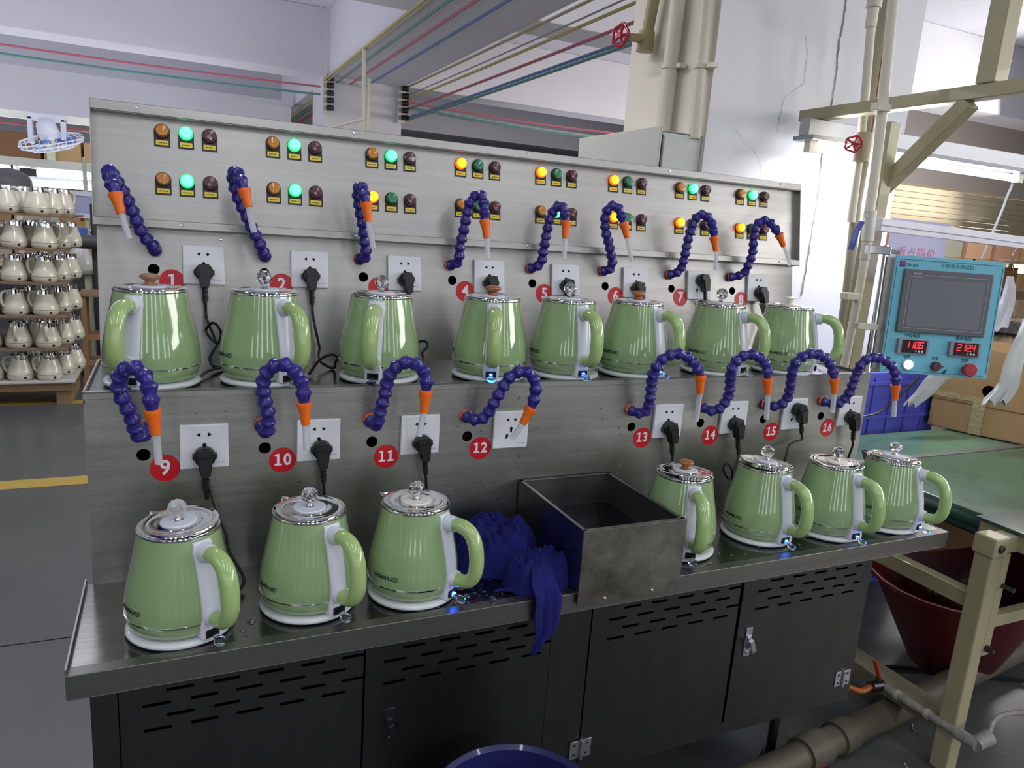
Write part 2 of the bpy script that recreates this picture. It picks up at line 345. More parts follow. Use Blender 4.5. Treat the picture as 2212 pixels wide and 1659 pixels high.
# cabinet under the lower shelf
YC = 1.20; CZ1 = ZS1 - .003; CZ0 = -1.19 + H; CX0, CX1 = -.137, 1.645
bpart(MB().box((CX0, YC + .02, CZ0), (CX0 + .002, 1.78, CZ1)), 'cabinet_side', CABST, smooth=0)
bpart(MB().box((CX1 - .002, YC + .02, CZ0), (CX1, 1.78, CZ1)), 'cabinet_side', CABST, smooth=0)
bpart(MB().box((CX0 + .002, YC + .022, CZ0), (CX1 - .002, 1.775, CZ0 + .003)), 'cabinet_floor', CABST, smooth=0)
bpart(MB().box((CX0 + .002, YC + .30, CZ0), (CX1 - .002, YC + .305, CZ1)), 'cabinet_shade_sheet', HOLE, smooth=0)  # black sheet gives the slots their interior shade by colour
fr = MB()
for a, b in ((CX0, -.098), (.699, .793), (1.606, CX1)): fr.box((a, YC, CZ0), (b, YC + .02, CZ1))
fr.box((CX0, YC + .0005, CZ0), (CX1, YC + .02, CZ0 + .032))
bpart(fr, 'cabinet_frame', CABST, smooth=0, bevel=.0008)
def slotcut(xs, rows):
    m = []
    for x, z in rows:
        for i in range(xs):
            c = x + i * .0725; poly = []
            for k in range(7): a = math.pi / 2 + math.pi * k / 6; poly.append((c + .003 * math.cos(a), z + .003 * math.sin(a)))
            for k in range(7): a = -math.pi / 2 + math.pi * k / 6; poly.append((c + .038 + .003 * math.cos(a), z + .003 * math.sin(a)))
            m.append(poly)
    return m
DZ0 = CZ0 + .033; DZ1 = CZ1 - .001
doors = [(-.096, .3035, -.060, -1), (.3075, .697, .345, 0), (.795, 1.200, .840, -1), (1.208, 1.6045, 1.255, 1)]
handles = {1: (.357, -.949), 3: (1.244, -.942)}
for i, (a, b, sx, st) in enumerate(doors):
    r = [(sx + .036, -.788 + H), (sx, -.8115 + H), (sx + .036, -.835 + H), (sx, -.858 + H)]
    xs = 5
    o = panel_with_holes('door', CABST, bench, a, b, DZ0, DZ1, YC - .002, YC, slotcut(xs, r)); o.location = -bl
    if i == 3: o.matrix_local = Matrix.Translation(-bl) @ T(b, YC, DZ0) @ Matrix.Rotation(math.radians(.35), 4, 'Y') @ T(-b, -YC, -DZ0)
    if i in handles:
        hx, hz = handles[i][0], handles[i][1] + H
        hm = MB().box((hx - .010, YC - .005, hz - .038), (hx + .010, YC - .002, hz + .038)).box((hx - .006, YC - .009, hz - .004), (hx + .006, YC - .004, hz + .018)).lathe([(.0055, 0), (.0055, .004), (.003, .006)], 12, T(hx, YC - .004, hz - .025) @ RX90)
        Mx = T(hx, YC - .010, hz + .006) @ Matrix.Rotation(math.radians(-22), 4, 'Y')
        hm.box((-.006, -.010, -.030), (.006, 0, .004), Mx)
        hh = hm.build('handle', ALU if i == 3 else DARKST, o, smooth=0, bevel=.0008)
for hx, hz in ((.797, -1.118), (1.606, -1.116), (.797, -.83)):
    if hz > -1: continue
    m = MB().box((hx - .028, YC - .004, hz - .022 + H), (hx - .005, YC - .0022, hz + .022 + H)).box((hx + .005, YC - .004, hz - .022 + H), (hx + .026, YC - .0022, hz + .022 + H)).cyl((hx, YC - .005, hz - .024 + H), (hx, YC - .005, hz + .024 + H), .005, n=10)
    o = bpart(m, 'hinge', ALU, smooth=.5, bevel=.0005)
    for dx in (-.017, .015):
        for dz in (-.012, .012): MB().lathe([(.004, 0), (.003, .001), (.002, -.0005)], 10, T(hx + dx, YC - .004, hz + dz + H) @ RX90).build('screw', DARKST, o)
for x in (.0, .80, 1.50):
    for y in (1.30, 1.68):
        bpart(MB().cyl((x, y, .03), (x, y, CZ0 + .001), .013, n=12).cyl((x, y, 0), (x, y, .03), .028, .02, n=16), 'foot', DARKST)

# =================================================================== STATION HARDWARE
NUM = ['one', 'two', 'three', 'four', 'five', 'six', 'seven', 'eight', 'nine', 'ten', 'eleven', 'twelve', 'thirteen', 'fourteen', 'fifteen', 'sixteen']
CHI = ['first', 'second', 'third', 'fourth', 'fifth', 'sixth', 'seventh', 'eighth', 'ninth', 'tenth', 'eleventh', 'twelfth', 'thirteenth', 'fourteenth', 'fifteenth', 'sixteenth']
def frame(kind, x, s, off=0):                # matrix of a mount point; upper: s up the slope, lower: z
    if kind == 'U': return ML @ T(x, -off, s)
    return T(x, YR - off, s + H)
# ---- wall sockets
def make_socket(M, lab, blank):
    t = thing('wall_socket', lab, 'socket', mw=M, group='white wall sockets on the bench')
    MB().box((-.043, -.0085, -.043), (.043, 0, .043)).build('face_plate', PLATE, t, smooth=0, bevel=.0018)
    m = MB(); y0, y1 = -.0095, -.0075
    for sx in (-1, 1):                       # two-pin holes
        m.prism([(sx * .0065, .0205), (sx * .0065, .0275), (sx * .0100, .0265), (sx * .0128, .024), (sx * .0100, .0215)], y0, y1)
    for q in blank:
        if q == 'top': m.lathe([(.0035, 0), (.0035, .002)], 12, T(0, y1, .0035) @ RX90).prism([(-.0018, -.006), (.0018, -.006), (.0018, .003), (-.0018, .003)], y0, y1)
        if q == 'low':
            for sx in (-1, 1): m.prism([(sx * .006, -.012), (sx * .009, -.020), (sx * .013, -.020), (sx * .0125, -.011), (sx * .009, -.009)], y0, y1)
            m.prism([(-.002, -.004), (.002, -.004), (.002, .004), (-.002, .004)], y0, y1)
    m.build('pin_hole', HOLE, t, smooth=0)
    MB().box((.014, -.0089, -.033), (.036, -.0084, -.031)).build('maker_mark', mat('grey_print', (.45, .46, .52), .6), t, smooth=0)
    return t
sockU = [.063, .295, .527, .757, .986, 1.218, 1.447, 1.680]
sockL = [.0466, .2606, .4747, .689, 1.125, 1.338, 1.552, 1.765]
SU, SL = .212, -.4475
sock_M = {}
for i in range(16):
    M = frame('U', sockU[i], SU) if i < 8 else frame('L', sockL[i - 8], SL)
    sock_M[i + 1] = M
    blank = ['top', 'low'] if i == 11 else (['low'] if i in (6, 14) else ['top'])
    lab = 'white square wall socket beside red number %s%s' % (NUM[i], ', nothing plugged in' if i == 11 else ', black plug in its upper half' if i in (6, 14) else '')
    make_socket(M, lab, blank)
# ---- number stickers
stU = [(-.002, .1745), (.231, .1745), (.462, .1745), (.691, .1725), (.923, .1725), (1.153, .1715), (1.382, .1745), (1.616, .1715)]
stL = [(-.022, -.488), (.191, -.487), (.403, -.494), (.619, -.489), (1.056, -.489), (1.271, -.495), (1.482, -.496), (1.694, -.496)]
def numeral(t, s, size):
    adv = size * .56
    for j, ch in enumerate(s):
        c = (j - (len(s) - 1) / 2) * adv
        if ch == '1':                        # a footed and flagged one, as printed
            q = lambda x, z: (c + x * size * .92, z * size)
            o = MB().prism([q(-.21, -.325), q(.25, -.325), q(.25, -.215), q(.09, -.215), q(.09, .41), q(-.01, .41), q(-.20, .345), q(-.20, .25), q(-.06, .27), q(-.06, -.215), q(-.21, -.215)], -.0008, -.0005).build('numeral', WHITET, t, smooth=0)
            continue
        me = text_mesh(ch, size, .0010, extrude=.0001); me.transform(Matrix.Translation((c, -.0006, 0)) @ RX90 @ Matrix.Diagonal((.92, 1, 1, 1)))
        link('numeral', me, WHITET, t, smooth=0)
for i in range(16):
    x, s = (stU + stL)[i]; t = thing('number_sticker', 'round red sticker with white number %s on the %s panel' % (NUM[i], 'upper' if i < 8 else 'lower'), 'sticker', mw=frame('U' if i < 8 else 'L', x, s, .0002), group='numbered red stickers')
    disc_y(.0262, 0, -.0005, 40).build('red_disc', RED, t, smooth=0)
    numeral(t, str(i + 1), .040 if i < 9 else .033)
# ---- indicator lamps
def make_lamp(M, kind, on, lab):
    t = thing('indicator_lamp', lab, 'indicator lamp', mw=M, group='indicator lamps on the bench panel')
    MB().box((-.0160, -.0016, -.030), (.0160, 0, .006)).lathe([(.0160, 0), (.0160, .0016)], 28, T(0, 0, .003) @ RX90).build('tag_holder', BLACK, t, smooth=0)
    tg = MB().box((-.0125, -.0024, -.0265), (.0125, -.0015, -.0165)).build('name_tag', YEL, t, smooth=0)
    mk = MB(); x = -.0085
    random.seed(int(M.translation.x * 1000))
    while x < .008:
        wd = random.uniform(.0008, .0022); mk.box((x, -.0026, -.0232), (x + wd, -.0023, -.0232 + random.uniform(.0018, .0030))); x += wd + .0009
    mk.build('small_print', INK, tg, smooth=0)
    rim = {'amber': mat('amber_rim', (.17, .06, .02), .35), 'green': mat('green_rim', (.015, .07, .03), .35), 'buzzer': BUZ}[kind]
    if kind == 'green' and on: rim = led('green_rim_lit', (.1, .7, .2), (.0, .6, .10), 1.4)
    if kind == 'amber' and on: rim = led('amber_rim_lit', (.6, .15, .02), (.9, .12, .0), 1.2)
    MB().lathe([(.0150, 0), (.0150, .006), (.0138, .0075), (.0122, .0078), (.0122, .006)], 32, T(0, -.001, .003) @ RX90).build('bezel', rim, t)
    if kind == 'buzzer':
        MB().lathe([(.0122, 0), (.0122, .0095), (.0114, .0107), (0, .0110)], 32, T(0, -.005, .003) @ RX90).build('buzzer_cap', BUZ, t)
        g = MB()
        for a0 in (60, 240):
            v = [(0, -.0163, .003)]; f = []
            for k in range(7): a = math.radians(a0 - 32 + k * 64 / 6); v.append((.0088 * math.cos(a), -.0162, .003 + .0088 * math.sin(a)))
            for k in range(1, 7): f.append((0, k, k + 1))
            g.add(v, f)
        g.build('grille', BUZL, t, smooth=0)
    else:
        m = {('amber', 0): AMB_OFF, ('amber', 1): AMB_ON, ('green', 0): GRN_OFF, ('green', 1): GRN_ON}[(kind, on)]
        MB().lathe([(.0121, 0), (.0121, .0082), (.0114, .0094), (.0100, .0098), (0, .0100)], 32, T(0, -.005, .003) @ RX90).build('lens', m, t)
    return t
state = {0: ['g', 'g', 'g', 'a', 'a', 'a', 'g', 'g'], 1: ['g', 'g', 'a', '', 'g', 'a', 'a', 'a']}
for row in (0, 1):
    for c in range(8):
        for k, kind in enumerate(('amber', 'green', 'buzzer')):
            on = (kind == 'amber' and state[row][c] == 'a') or (kind == 'green' and state[row][c] == 'g')
            M = ML @ T(-.0145 + .2308 * c + .0477 * k, -.005, (.4985 if row == 0 else .395) - .004)
            where = 'in the %s row, %s cluster from the left' % ('top' if row == 0 else 'lower', CHI[c])
            lab = ('dark red buzzer with grey fan mark ' if kind == 'buzzer' else ('glowing ' if on else 'unlit ') + ('orange' if kind == 'amber' else 'green') + ' round lamp ') + where
            make_lamp(M, kind, int(on), lab)

# ---- flexible coolant hoses
def cp(L): return L
HOSE = {
1: ([(335,541,.004),(331,531,.03),(312,512,.045),(297,482,.06),(284,450,.075),(268,418,.09),(250,388,.11),(236,368,.135),(238,383,.16),(244,402,.172),(249,417,.175)], (262,462,.178), (279,516,.175)),
2: ([(573,554,.004),(569,545,.03),(558,520,.045),(545,495,.06),(533,468,.07),(520,440,.08),(508,408,.095),(503,382,.11),(509,370,.135),(516,380,.155),(521,394,.162),(527,408,.165)], (537,448,.165), (549,502,.16)),
3: ([(776,560,.004),(790,557,.03),(791,540,.045),(787,521,.055),(786,502,.065),(783,483,.075),(779,464,.08),(776,445,.09),(773,426,.10),(773,410,.11),(780,402,.13),(786,418,.15),(791,438,.155)], (796,479,.155), (806.6,536,.15)),
4: ([(972,573,.004),(984,572,.02),(992,556,.04),(993,535,.05),(997,517,.06),(1001.6,498,.07),(1005,480.6,.075),(1008,463,.08),(1012,445,.09),(1019,430,.095),(1028,420,.10),(1039,420,.11),(1044,432,.115),(1046,451,.12),(1047,475,.12)], (1052,515,.12), (1052.6,560.6,.12)),
5: ([(1145,580,.004),(1158,578,.02),(1170.6,564.6,.035),(1172.5,548,.045),(1176,532,.055),(1178.7,514.5,.06),(1182,497,.07),(1185.5,480.6,.075),(1192,462,.085),(1200.4,447,.09),(1210,441,.10),(1217,452,.11),(1221,467,.115),(1223.5,478,.115)], (1221,515,.115), (1218.6,560,.115)),
6: ([(1302,586,.004),(1315,585,.02),(1323,571,.035),(1321,555,.045),(1318,539,.055),(1314.6,522.6,.06),(1310,507.7,.07),(1307.5,492.7,.075),(1306.4,477.8,.08),(1308,463,.09),(1313.7,449,.095),(1323,442.6,.10),(1334,446.6,.11),(1339.5,457.5,.115),(1343.6,471,.115),(1346.8,480.5,.115)], (1355,514,.115), (1365,564.6,.115)),
7: ([(1445,593.6,.004),(1459,591.7,.02),(1471,582,.03),(1476.5,564.6,.045),(1480,549.7,.055),(1483,532,.06),(1486.5,517,.07),(1490,502,.075),(1495.5,487,.08),(1502,472,.09),(1511.7,463,.095),(1521,463,.10),(1530.7,469.7,.11),(1537.5,482,.115),(1541.6,498,.115),(1542.4,511.7,.115)], (1547,543,.115), (1545.7,583.6,.115)),
8: ([(1577,599,.004),(1592,597,.02),(1608,590,.03),(1614.8,576.8,.045),(1621.6,560.6,.055),(1625.7,547,.06),(1627,533.4,.07),(1627.8,518.5,.075),(1628.4,503.6,.08),(1631,491.4,.09),(1640.6,479,.095),(1654,475,.10),(1667.7,484.6,.11),(1677,498,.115),(1682.6,506,.115)], (1693.5,532,.115), (1707,572.8,.115)),
9: ([(317,923,.004),(307,943,.035),(296,938,.05),(291,917,.06),(283,895.7,.07),(272,874,.075),(259,849.5,.08),(256,827.8,.085),(261,806,.095),(277.5,791,.105),(296.5,795,.115),(312.7,811.6,.125),(323,838.7,.135),(326.3,865.8,.14),(329,886,.14)], (337,939,.14), (343,1001,.135)),
10: ([(564,917,.004),(577,936,.035),(578.6,920,.05),(580,895.7,.06),(574.5,874,.065),(569,849.5,.07),(567.7,827.8,.075),(574.5,806,.085),(588,791,.095),(608.4,785,.105),(627.4,793,.115),(643.7,809,.12),(652,828,.125),(656,852,.13),(656.7,870,.13)], (660.5,917,.13), (662.6,969,.125)),
11: ([(799,908,.004),(814,919.7,.03),(818,900.7,.045),(823.4,879,.055),(830,860,.06),(834,835.6,.065),(839.7,814,.075),(852,795,.085),(868,784,.095),(887,781,.105),(904.8,789.5,.11),(917,803,.115),(921.9,822,.12),(920,844,.12)], (915.6,891,.12), (905,941,.115)),
12: ([(1007,899,.004),(1016,903.4,.02),(1028,908.9,.03),(1044.5,903.4,.04),(1058,887,.05),(1067.5,869.5,.06),(1077,852,.065),(1086.5,835.6,.07),(1096,819,.075),(1109.6,807,.08),(1125.8,801.7,.085),(1140.8,802,.09),(1151.6,813,.095),(1157,830,.10),(1157,849,.10),(1151.6,868,.10),(1147.5,880.4,.10)], (1128.6,915.6,.095), (1105.5,948,.085)),
13: ([(1362,886,.004),(1373.4,891,.02),(1387,895,.03),(1399,884.4,.04),(1403,868,.05),(1406,849,.055),(1407.3,830,.06),(1410,811,.07),(1416.8,793.6,.08),(1429,777,.085),(1444,767.8,.09),(1463,763.7,.10),(1480.6,767.8,.105),(1495.5,780,.11),(1506,795,.115),(1513,811,.115)], (1512,850.5,.115), (1503.6,909,.11)),
14: ([(1518,879,.004),(1529.4,887,.02),(1543,888.5,.03),(1556.5,881.7,.04),(1568.7,865.5,.045),(1575.5,849,.055),(1578,830,.06),(1578,811,.07),(1581,795,.08),(1590.4,778.7,.085),(1605,769,.09),(1623,765,.10),(1639,770.5,.105),(1651.4,782.7,.11),(1656.9,797.6,.115),(1658,816.6,.115)], (1659,851.4,.115), (1655.5,905,.11)),
15: ([(1650,875,.004),(1669,878,.02),(1681,877.7,.03),(1694.8,869.5,.04),(1703,856,.045),(1707,838,.055),(1709.8,819,.06),(1711,801.7,.07),(1717.9,784,.08),(1732.8,770.5,.085),(1747.7,763.7,.09),(1762.6,763.7,.10),(1779,770.5,.105),(1792.5,784,.11),(1799,800,.115),(1802,816.6,.115)], (1802.5,849.7,.115), (1798,890,.11)),
16: ([(1777,867,.004),(1790,871,.02),(1803,873,.03),(1815.7,871,.035),(1827,859.7,.045),(1836.6,845.8,.055),(1842,829.6,.06),(1848,814.6,.065),(1852.8,799.5,.07),(1859.7,785.6,.08),(1873.6,775,.085),(1892,771.8,.09),(1910.6,777.5,.10),(1924.5,788,.105),(1932.6,802,.11),(1935,818,.11),(1934.5,832,.11)], (1933,864,.11), (1930.8,899,.11)),
}
SEGM = MB().lathe([(.0092, -.005), (.0115, -.0025), (.0136, .0002), (.0143, .0012), (.0143, .0052), (.0134, .0062), (.0112, .0110), (.0098, .0150), (.0092, .0180), (.0092, .0225)], 20)
seg_src = None; me_fit = None
FIT = MB().lathe([(.0145, -.003), (.0145, .010), (.0120, .011), (.0105, .016)], 6)
NOZ = MB().lathe([(.0105, -.001), (.0135, 0), (.0138, .003), (.0128, .007), (.0098, .018), (.0082, .038), (.0074, .0385), (.0062, .0380)], 22)
meshes = {}
def share(key, mb, m):
    if key not in meshes:
        o = mb.build(key, m); meshes[key] = o.data; bpy.data.objects.remove(o)
    return meshes[key]
def sharedobj(name, key, mb, m, parent, mw):
    o = bpy.data.objects.new(name, share(key, mb, m)); C.objects.link(o); o.parent = parent; o.matrix_local = mw; return o
for n, (pts, ne, te) in HOSE.items():
    cv = (lambda p: atL(p[0], p[1], p[2])) if n <= 8 else (lambda p: atY(p[0], p[1], YR - p[2]))
    P = [cv(p) for p in pts]
    dirlab = {12: ', nozzle swung in over its empty socket', 1: ', arching left towards the bench end', 2: ', arching left above kettle two', 3: ' close over the orange lamp'}.get(n, '')
    t = thing('flexible_hose', 'blue segmented hose with orange nozzle at station %s%s' % (NUM[n - 1], dirlab or (', rising from the upper panel' if n <= 8 else ', rising from the lower riser')), 'hose', mw=Matrix.Translation(P[0]), group='blue flexible hoses on the bench')
    inv = Matrix.Translation(-P[0])
    _, Ln = smoothpath(P, 30); ns = max(6, round(Ln / .0222)); path, _ = smoothpath(P, ns + 1)
    sharedobj('wall_fitting', 'fitting_mesh', FIT, ORANGE, t, inv @ align(P[0] + Vector((0, .003, 0)), P[1] - P[0]))
    for k in range(ns):
        d = path[k + 1] - path[k]
        sharedobj('segment', 'segment_mesh', SEGM, BLUEH, t, inv @ align(path[k], d) @ Matrix.Diagonal((1, 1, d.length / .0192, 1)))
    a = path[-1]; b = cv(ne); L = (b - a).length
    sharedobj('nozzle', 'nozzle_mesh', NOZ, ORANGE, t, inv @ align(a, b - a) @ Matrix.Diagonal((1, 1, L / .0385, 1)))
    c = cv(te); d = (c - b).normalized(); mid = b.lerp(c, .5) + Vector((0, 0, -.001))
    tp, _ = smoothpath([b - d * .004, mid, c], 8)
    tb = MB().tube([inv @ p for p in tp], .0063, 14).build('silicone_tube', CLEARP, t)

# =================================================================== KETTLES
PROF = [(0, .012), (.066, .012), (.0735, .0145), (.0805, .021), (.0845, .030), (.0862, .040), (.0868, .052), (.0862, .066), (.0845, .080), (.0815, .096), (.0775, .114), (.0730, .134), (.0690, .154), (.0660, .170), (.0642, .181)]
def RH(h):
    for (r0, h0), (r1, h1) in zip(PROF[1:], PROF[2:]):
        if h0 <= h <= h1: return r0 + (r1 - r0) * (h - h0) / (h1 - h0)
    return PROF[-1][0] if h > .1 else .0735
def strip_mesh():
    m = MB(); v = []; hs = [.0135, .018, .026, .036, .050, .066, .085, .105, .125, .145, .160, .172, .177]; rows = []
    for i, h in enumerate(hs):
        hw = .0160 if .04 < h < .16 else .0178
        if h > .17: hw = .016
        if h < .016: hw = .0165
        R0 = RH(h); Ro = max(R0 + .0060, .0905 if h < .045 else 0)
        if h < .045: Ro = .0908
        if h > .175: Ro = R0 + .003
        xin = math.sqrt(max(0, (R0 - .003) ** 2 - hw ** 2)); xo = xin + (Ro - R0) + .003
        rows.append([(xin - .002, -hw, h), (xo - .0025, -hw, h), (xo, -hw + .003, h), (xo + .0012, 0, h), (xo, hw - .003, h), (xo - .0025, hw, h), (xin - .002, hw, h)])
    n = 7
    for r in rows: v += r
    f = [(i * n + k, i * n + k + 1, (i + 1) * n + k + 1, (i + 1) * n + k) for i in range(len(rows) - 1) for k in range(n - 1)]
    f += [tuple(range(n)), tuple((len(rows) - 1) * n + k for k in range(n))]
    return m.add(v, f)
STRIP = strip_mesh()
hp, _ = smoothpath([(.078, 0, .160), (.100, 0, .1615), (.121, 0, .153), (.134, 0, .132), (.139, 0, .105), (.1385, 0, .080), (.130, 0, .060), (.114, 0, .0525), (.090, 0, .053)], 30)
HANDLE = MB().tube(hp, [(.0125 + .0012 * math.sin(i / 29 * math.pi), .0140 + .0018 * math.sin(i / 29 * math.pi)) for i in range(30)], 18, up=(0, 0, 1))
COLLAR_A = MB().cyl((.072, 0, .1595), (.088, 0, .1605), .0165, .0152, 20)
COLLAR_B = MB().cyl((.088, 0, .0530), (.1005, 0, .0532), .0168, .0150, 20)
NOTCH = MB().box((.085, -.0115, .0155), (.0924, .0115, .0285))
LEVER = MB().box((.084, -.005, .0205), (.104, .005, .0240), Matrix.Identity(4))
def lever_mesh():
    m = MB(); Mx = T(.092, 0, .022) @ Matrix.Rotation(math.radians(22), 4, 'Y')
    m.box((-.006, -.0045, -.002), (.012, .0045, .002), Mx)
    m.lathe([(.0085, -.0030), (.0098, -.0022), (.0100, 0), (.0098, .0022), (.0080, .0030), (.006, .0018), (0, .0015)], 24, Mx @ T(.020, 0, 0))
    return m
LEV = lever_mesh()
LEDG = MB().lathe([(0, -.0022), (.0035, -.001), (.0035, .001), (0, .0022)], 10, T(.0945, 0, .0225))
def spout_mesh():
    v = []; f = []; A = math.radians(17)
    v = [(-.063 * math.cos(A), .063 * math.sin(A), .1835), (-.063 * math.cos(A), -.063 * math.sin(A), .1835), (-.0690, 0, .152), (-.0850, 0, .1850), (-.076, .0070, .1845), (-.076, -.0070, .1845), (-.0755, 0, .165)]
    f = [(0, 4, 6, 2), (4, 3, 6), (1, 2, 6, 5), (5, 6, 3)]
    return v, f
def knob_crystal(r=.0155, sub=2):
    bm = bmesh.new(); bmesh.ops.create_icosphere(bm, subdivisions=sub, radius=r)
    me = bpy.data.meshes.new('crystal'); bm.to_mesh(me); bm.free(); me.transform(T(0, 0, .0265)); return me
CR_FINE = knob_crystal(); CR_SMOOTH = knob_crystal(sub=4)
KNOBW = MB().lathe([(0, .0045), (.0125, .0045), (.0128, .0065), (.0095, .0085), (.0085, .0115), (.0105, .0140), (.0165, .0175), (.0185, .0205), (.0175, .0235), (.0120, .0262), (.005, .0275), (0, .0278)], 32)
KNOBC = MB().lathe([(0, .0045), (.014, .0045), (.0145, .006), (.0085, .009), (.0075, .016), (.011, .019), (.0195, .0215), (.0200, .0235), (.0165, .0250), (.004, .0265), (0, .0266)], 32)
NECK = MB().lathe([(0, .0045), (.0085, .0045), (.0088, .0055), (.0065, .007), (.0050, .0095), (.0058, .011), (.0072, .0145), (0, .015)], 20)
LID = MB().lathe([(0, -.008), (.0585, -.008), (.0590, -.0006), (.0622, .0002), (.0632, .0012), (.0628, .0022), (.0612, .0026), (.0500, .0029), (.0488, .0024), (.0476, .0020), (.0380, .0018), (.0372, .0026), (.030, .0030), (0, .0032)], 64)
LDISC = MB().lathe([(0, .0030), (.0285, .0030), (.0290, .0042), (.0280, .0052), (0, .0055)], 40)
def logo_mesh():
    me = text_mesh('wideMAX®', .0115, .0003, .0001, shear=.25, align_x='CENTER')
    for v in me.vertices:
        a = v.co.x / .0865; h = .062 + v.co.y; r = RH(h) + .0004 + v.co.z
        v.co = Vector((r * math.sin(a), -r * math.cos(a), h))
    return me
LOGO = logo_mesh()
BASE = MB().lathe([(0, .002), (.078, .002), (.084, .0030), (.0865, .0060), (.0865, .0090), (.0840, .0115), (.0790, .0125), (0, .0118)], 56)
# (x, y, handle turn from the camera line, knob, lid tilt deg/azimuth, lit)
KET = {1: (-.040, 1.554, -25, 'woodw', 0, 0, 0), 2: (.167, 1.553, 30, 'cr', 0, 0, 0), 3: (.408, 1.555, -8, 'cr', 0, 0, 0), 4: (.669, 1.553, 4, 'wood', 0, 0, 1),
       5: (.868, 1.550, 31, 'cr', 0, 0, 1), 6: (1.066, 1.548, 51, 'wood', 0, 0, 1), 7: (1.330, 1.547, 60, 'cr', 0, 0, 0), 8: (1.567, 1.537, 82, 'cream', 0, 0, 0),
       9: (-.001, 1.261, 31, 'fr', 4.5, 200, 0), 10: (.215, 1.275, 36, 'cr', 1, 200, 0), 11: (.412, 1.264, 57, 'crc', 0, 0, 1), 13: (1.063, 1.284, 22, 'wood', 5, 60, 0),
       14: (1.315, 1.292, 50, 'sm', 6, 20, 1), 15: (1.523, 1.262, 52, 'crc', 0, 0, 1), 16: (1.725, 1.255, 72, 'cr', 4, 20, 1)}
KLAB = {1: 'reddish wooden knob, handle turned left, on the upper shelf', 2: 'crystal knob, second from the left on the upper shelf', 3: 'crystal knob and handle facing forward, upper shelf', 4: 'orange wooden knob and lit blue lever, upper shelf',
        5: 'crystal knob and lit blue lever, on the upper shelf', 6: 'orange wooden knob and side handle, on the upper shelf', 7: 'crystal knob, second from the right on the upper shelf', 8: 'cream mushroom knob, last on the upper shelf',
        9: 'frosted crystal knob and lid ajar, lower left end', 10: 'crystal knob on white disc, below red number ten', 11: 'crystal knob and glowing lever, beside the blue rags', 13: 'wooden knob, right beside the steel tank',
        14: 'smooth glass knob and lid tilted open, below number fourteen', 15: 'crystal knob on cream disc, below red number fifteen', 16: 'crystal knob, last at the right end of the lower shelf'}
def parts(name, key, mb, m, parent, mw=None): return sharedobj(name, key, mb, m, parent, mw if mw is not None else Matrix())
me_cache = {}
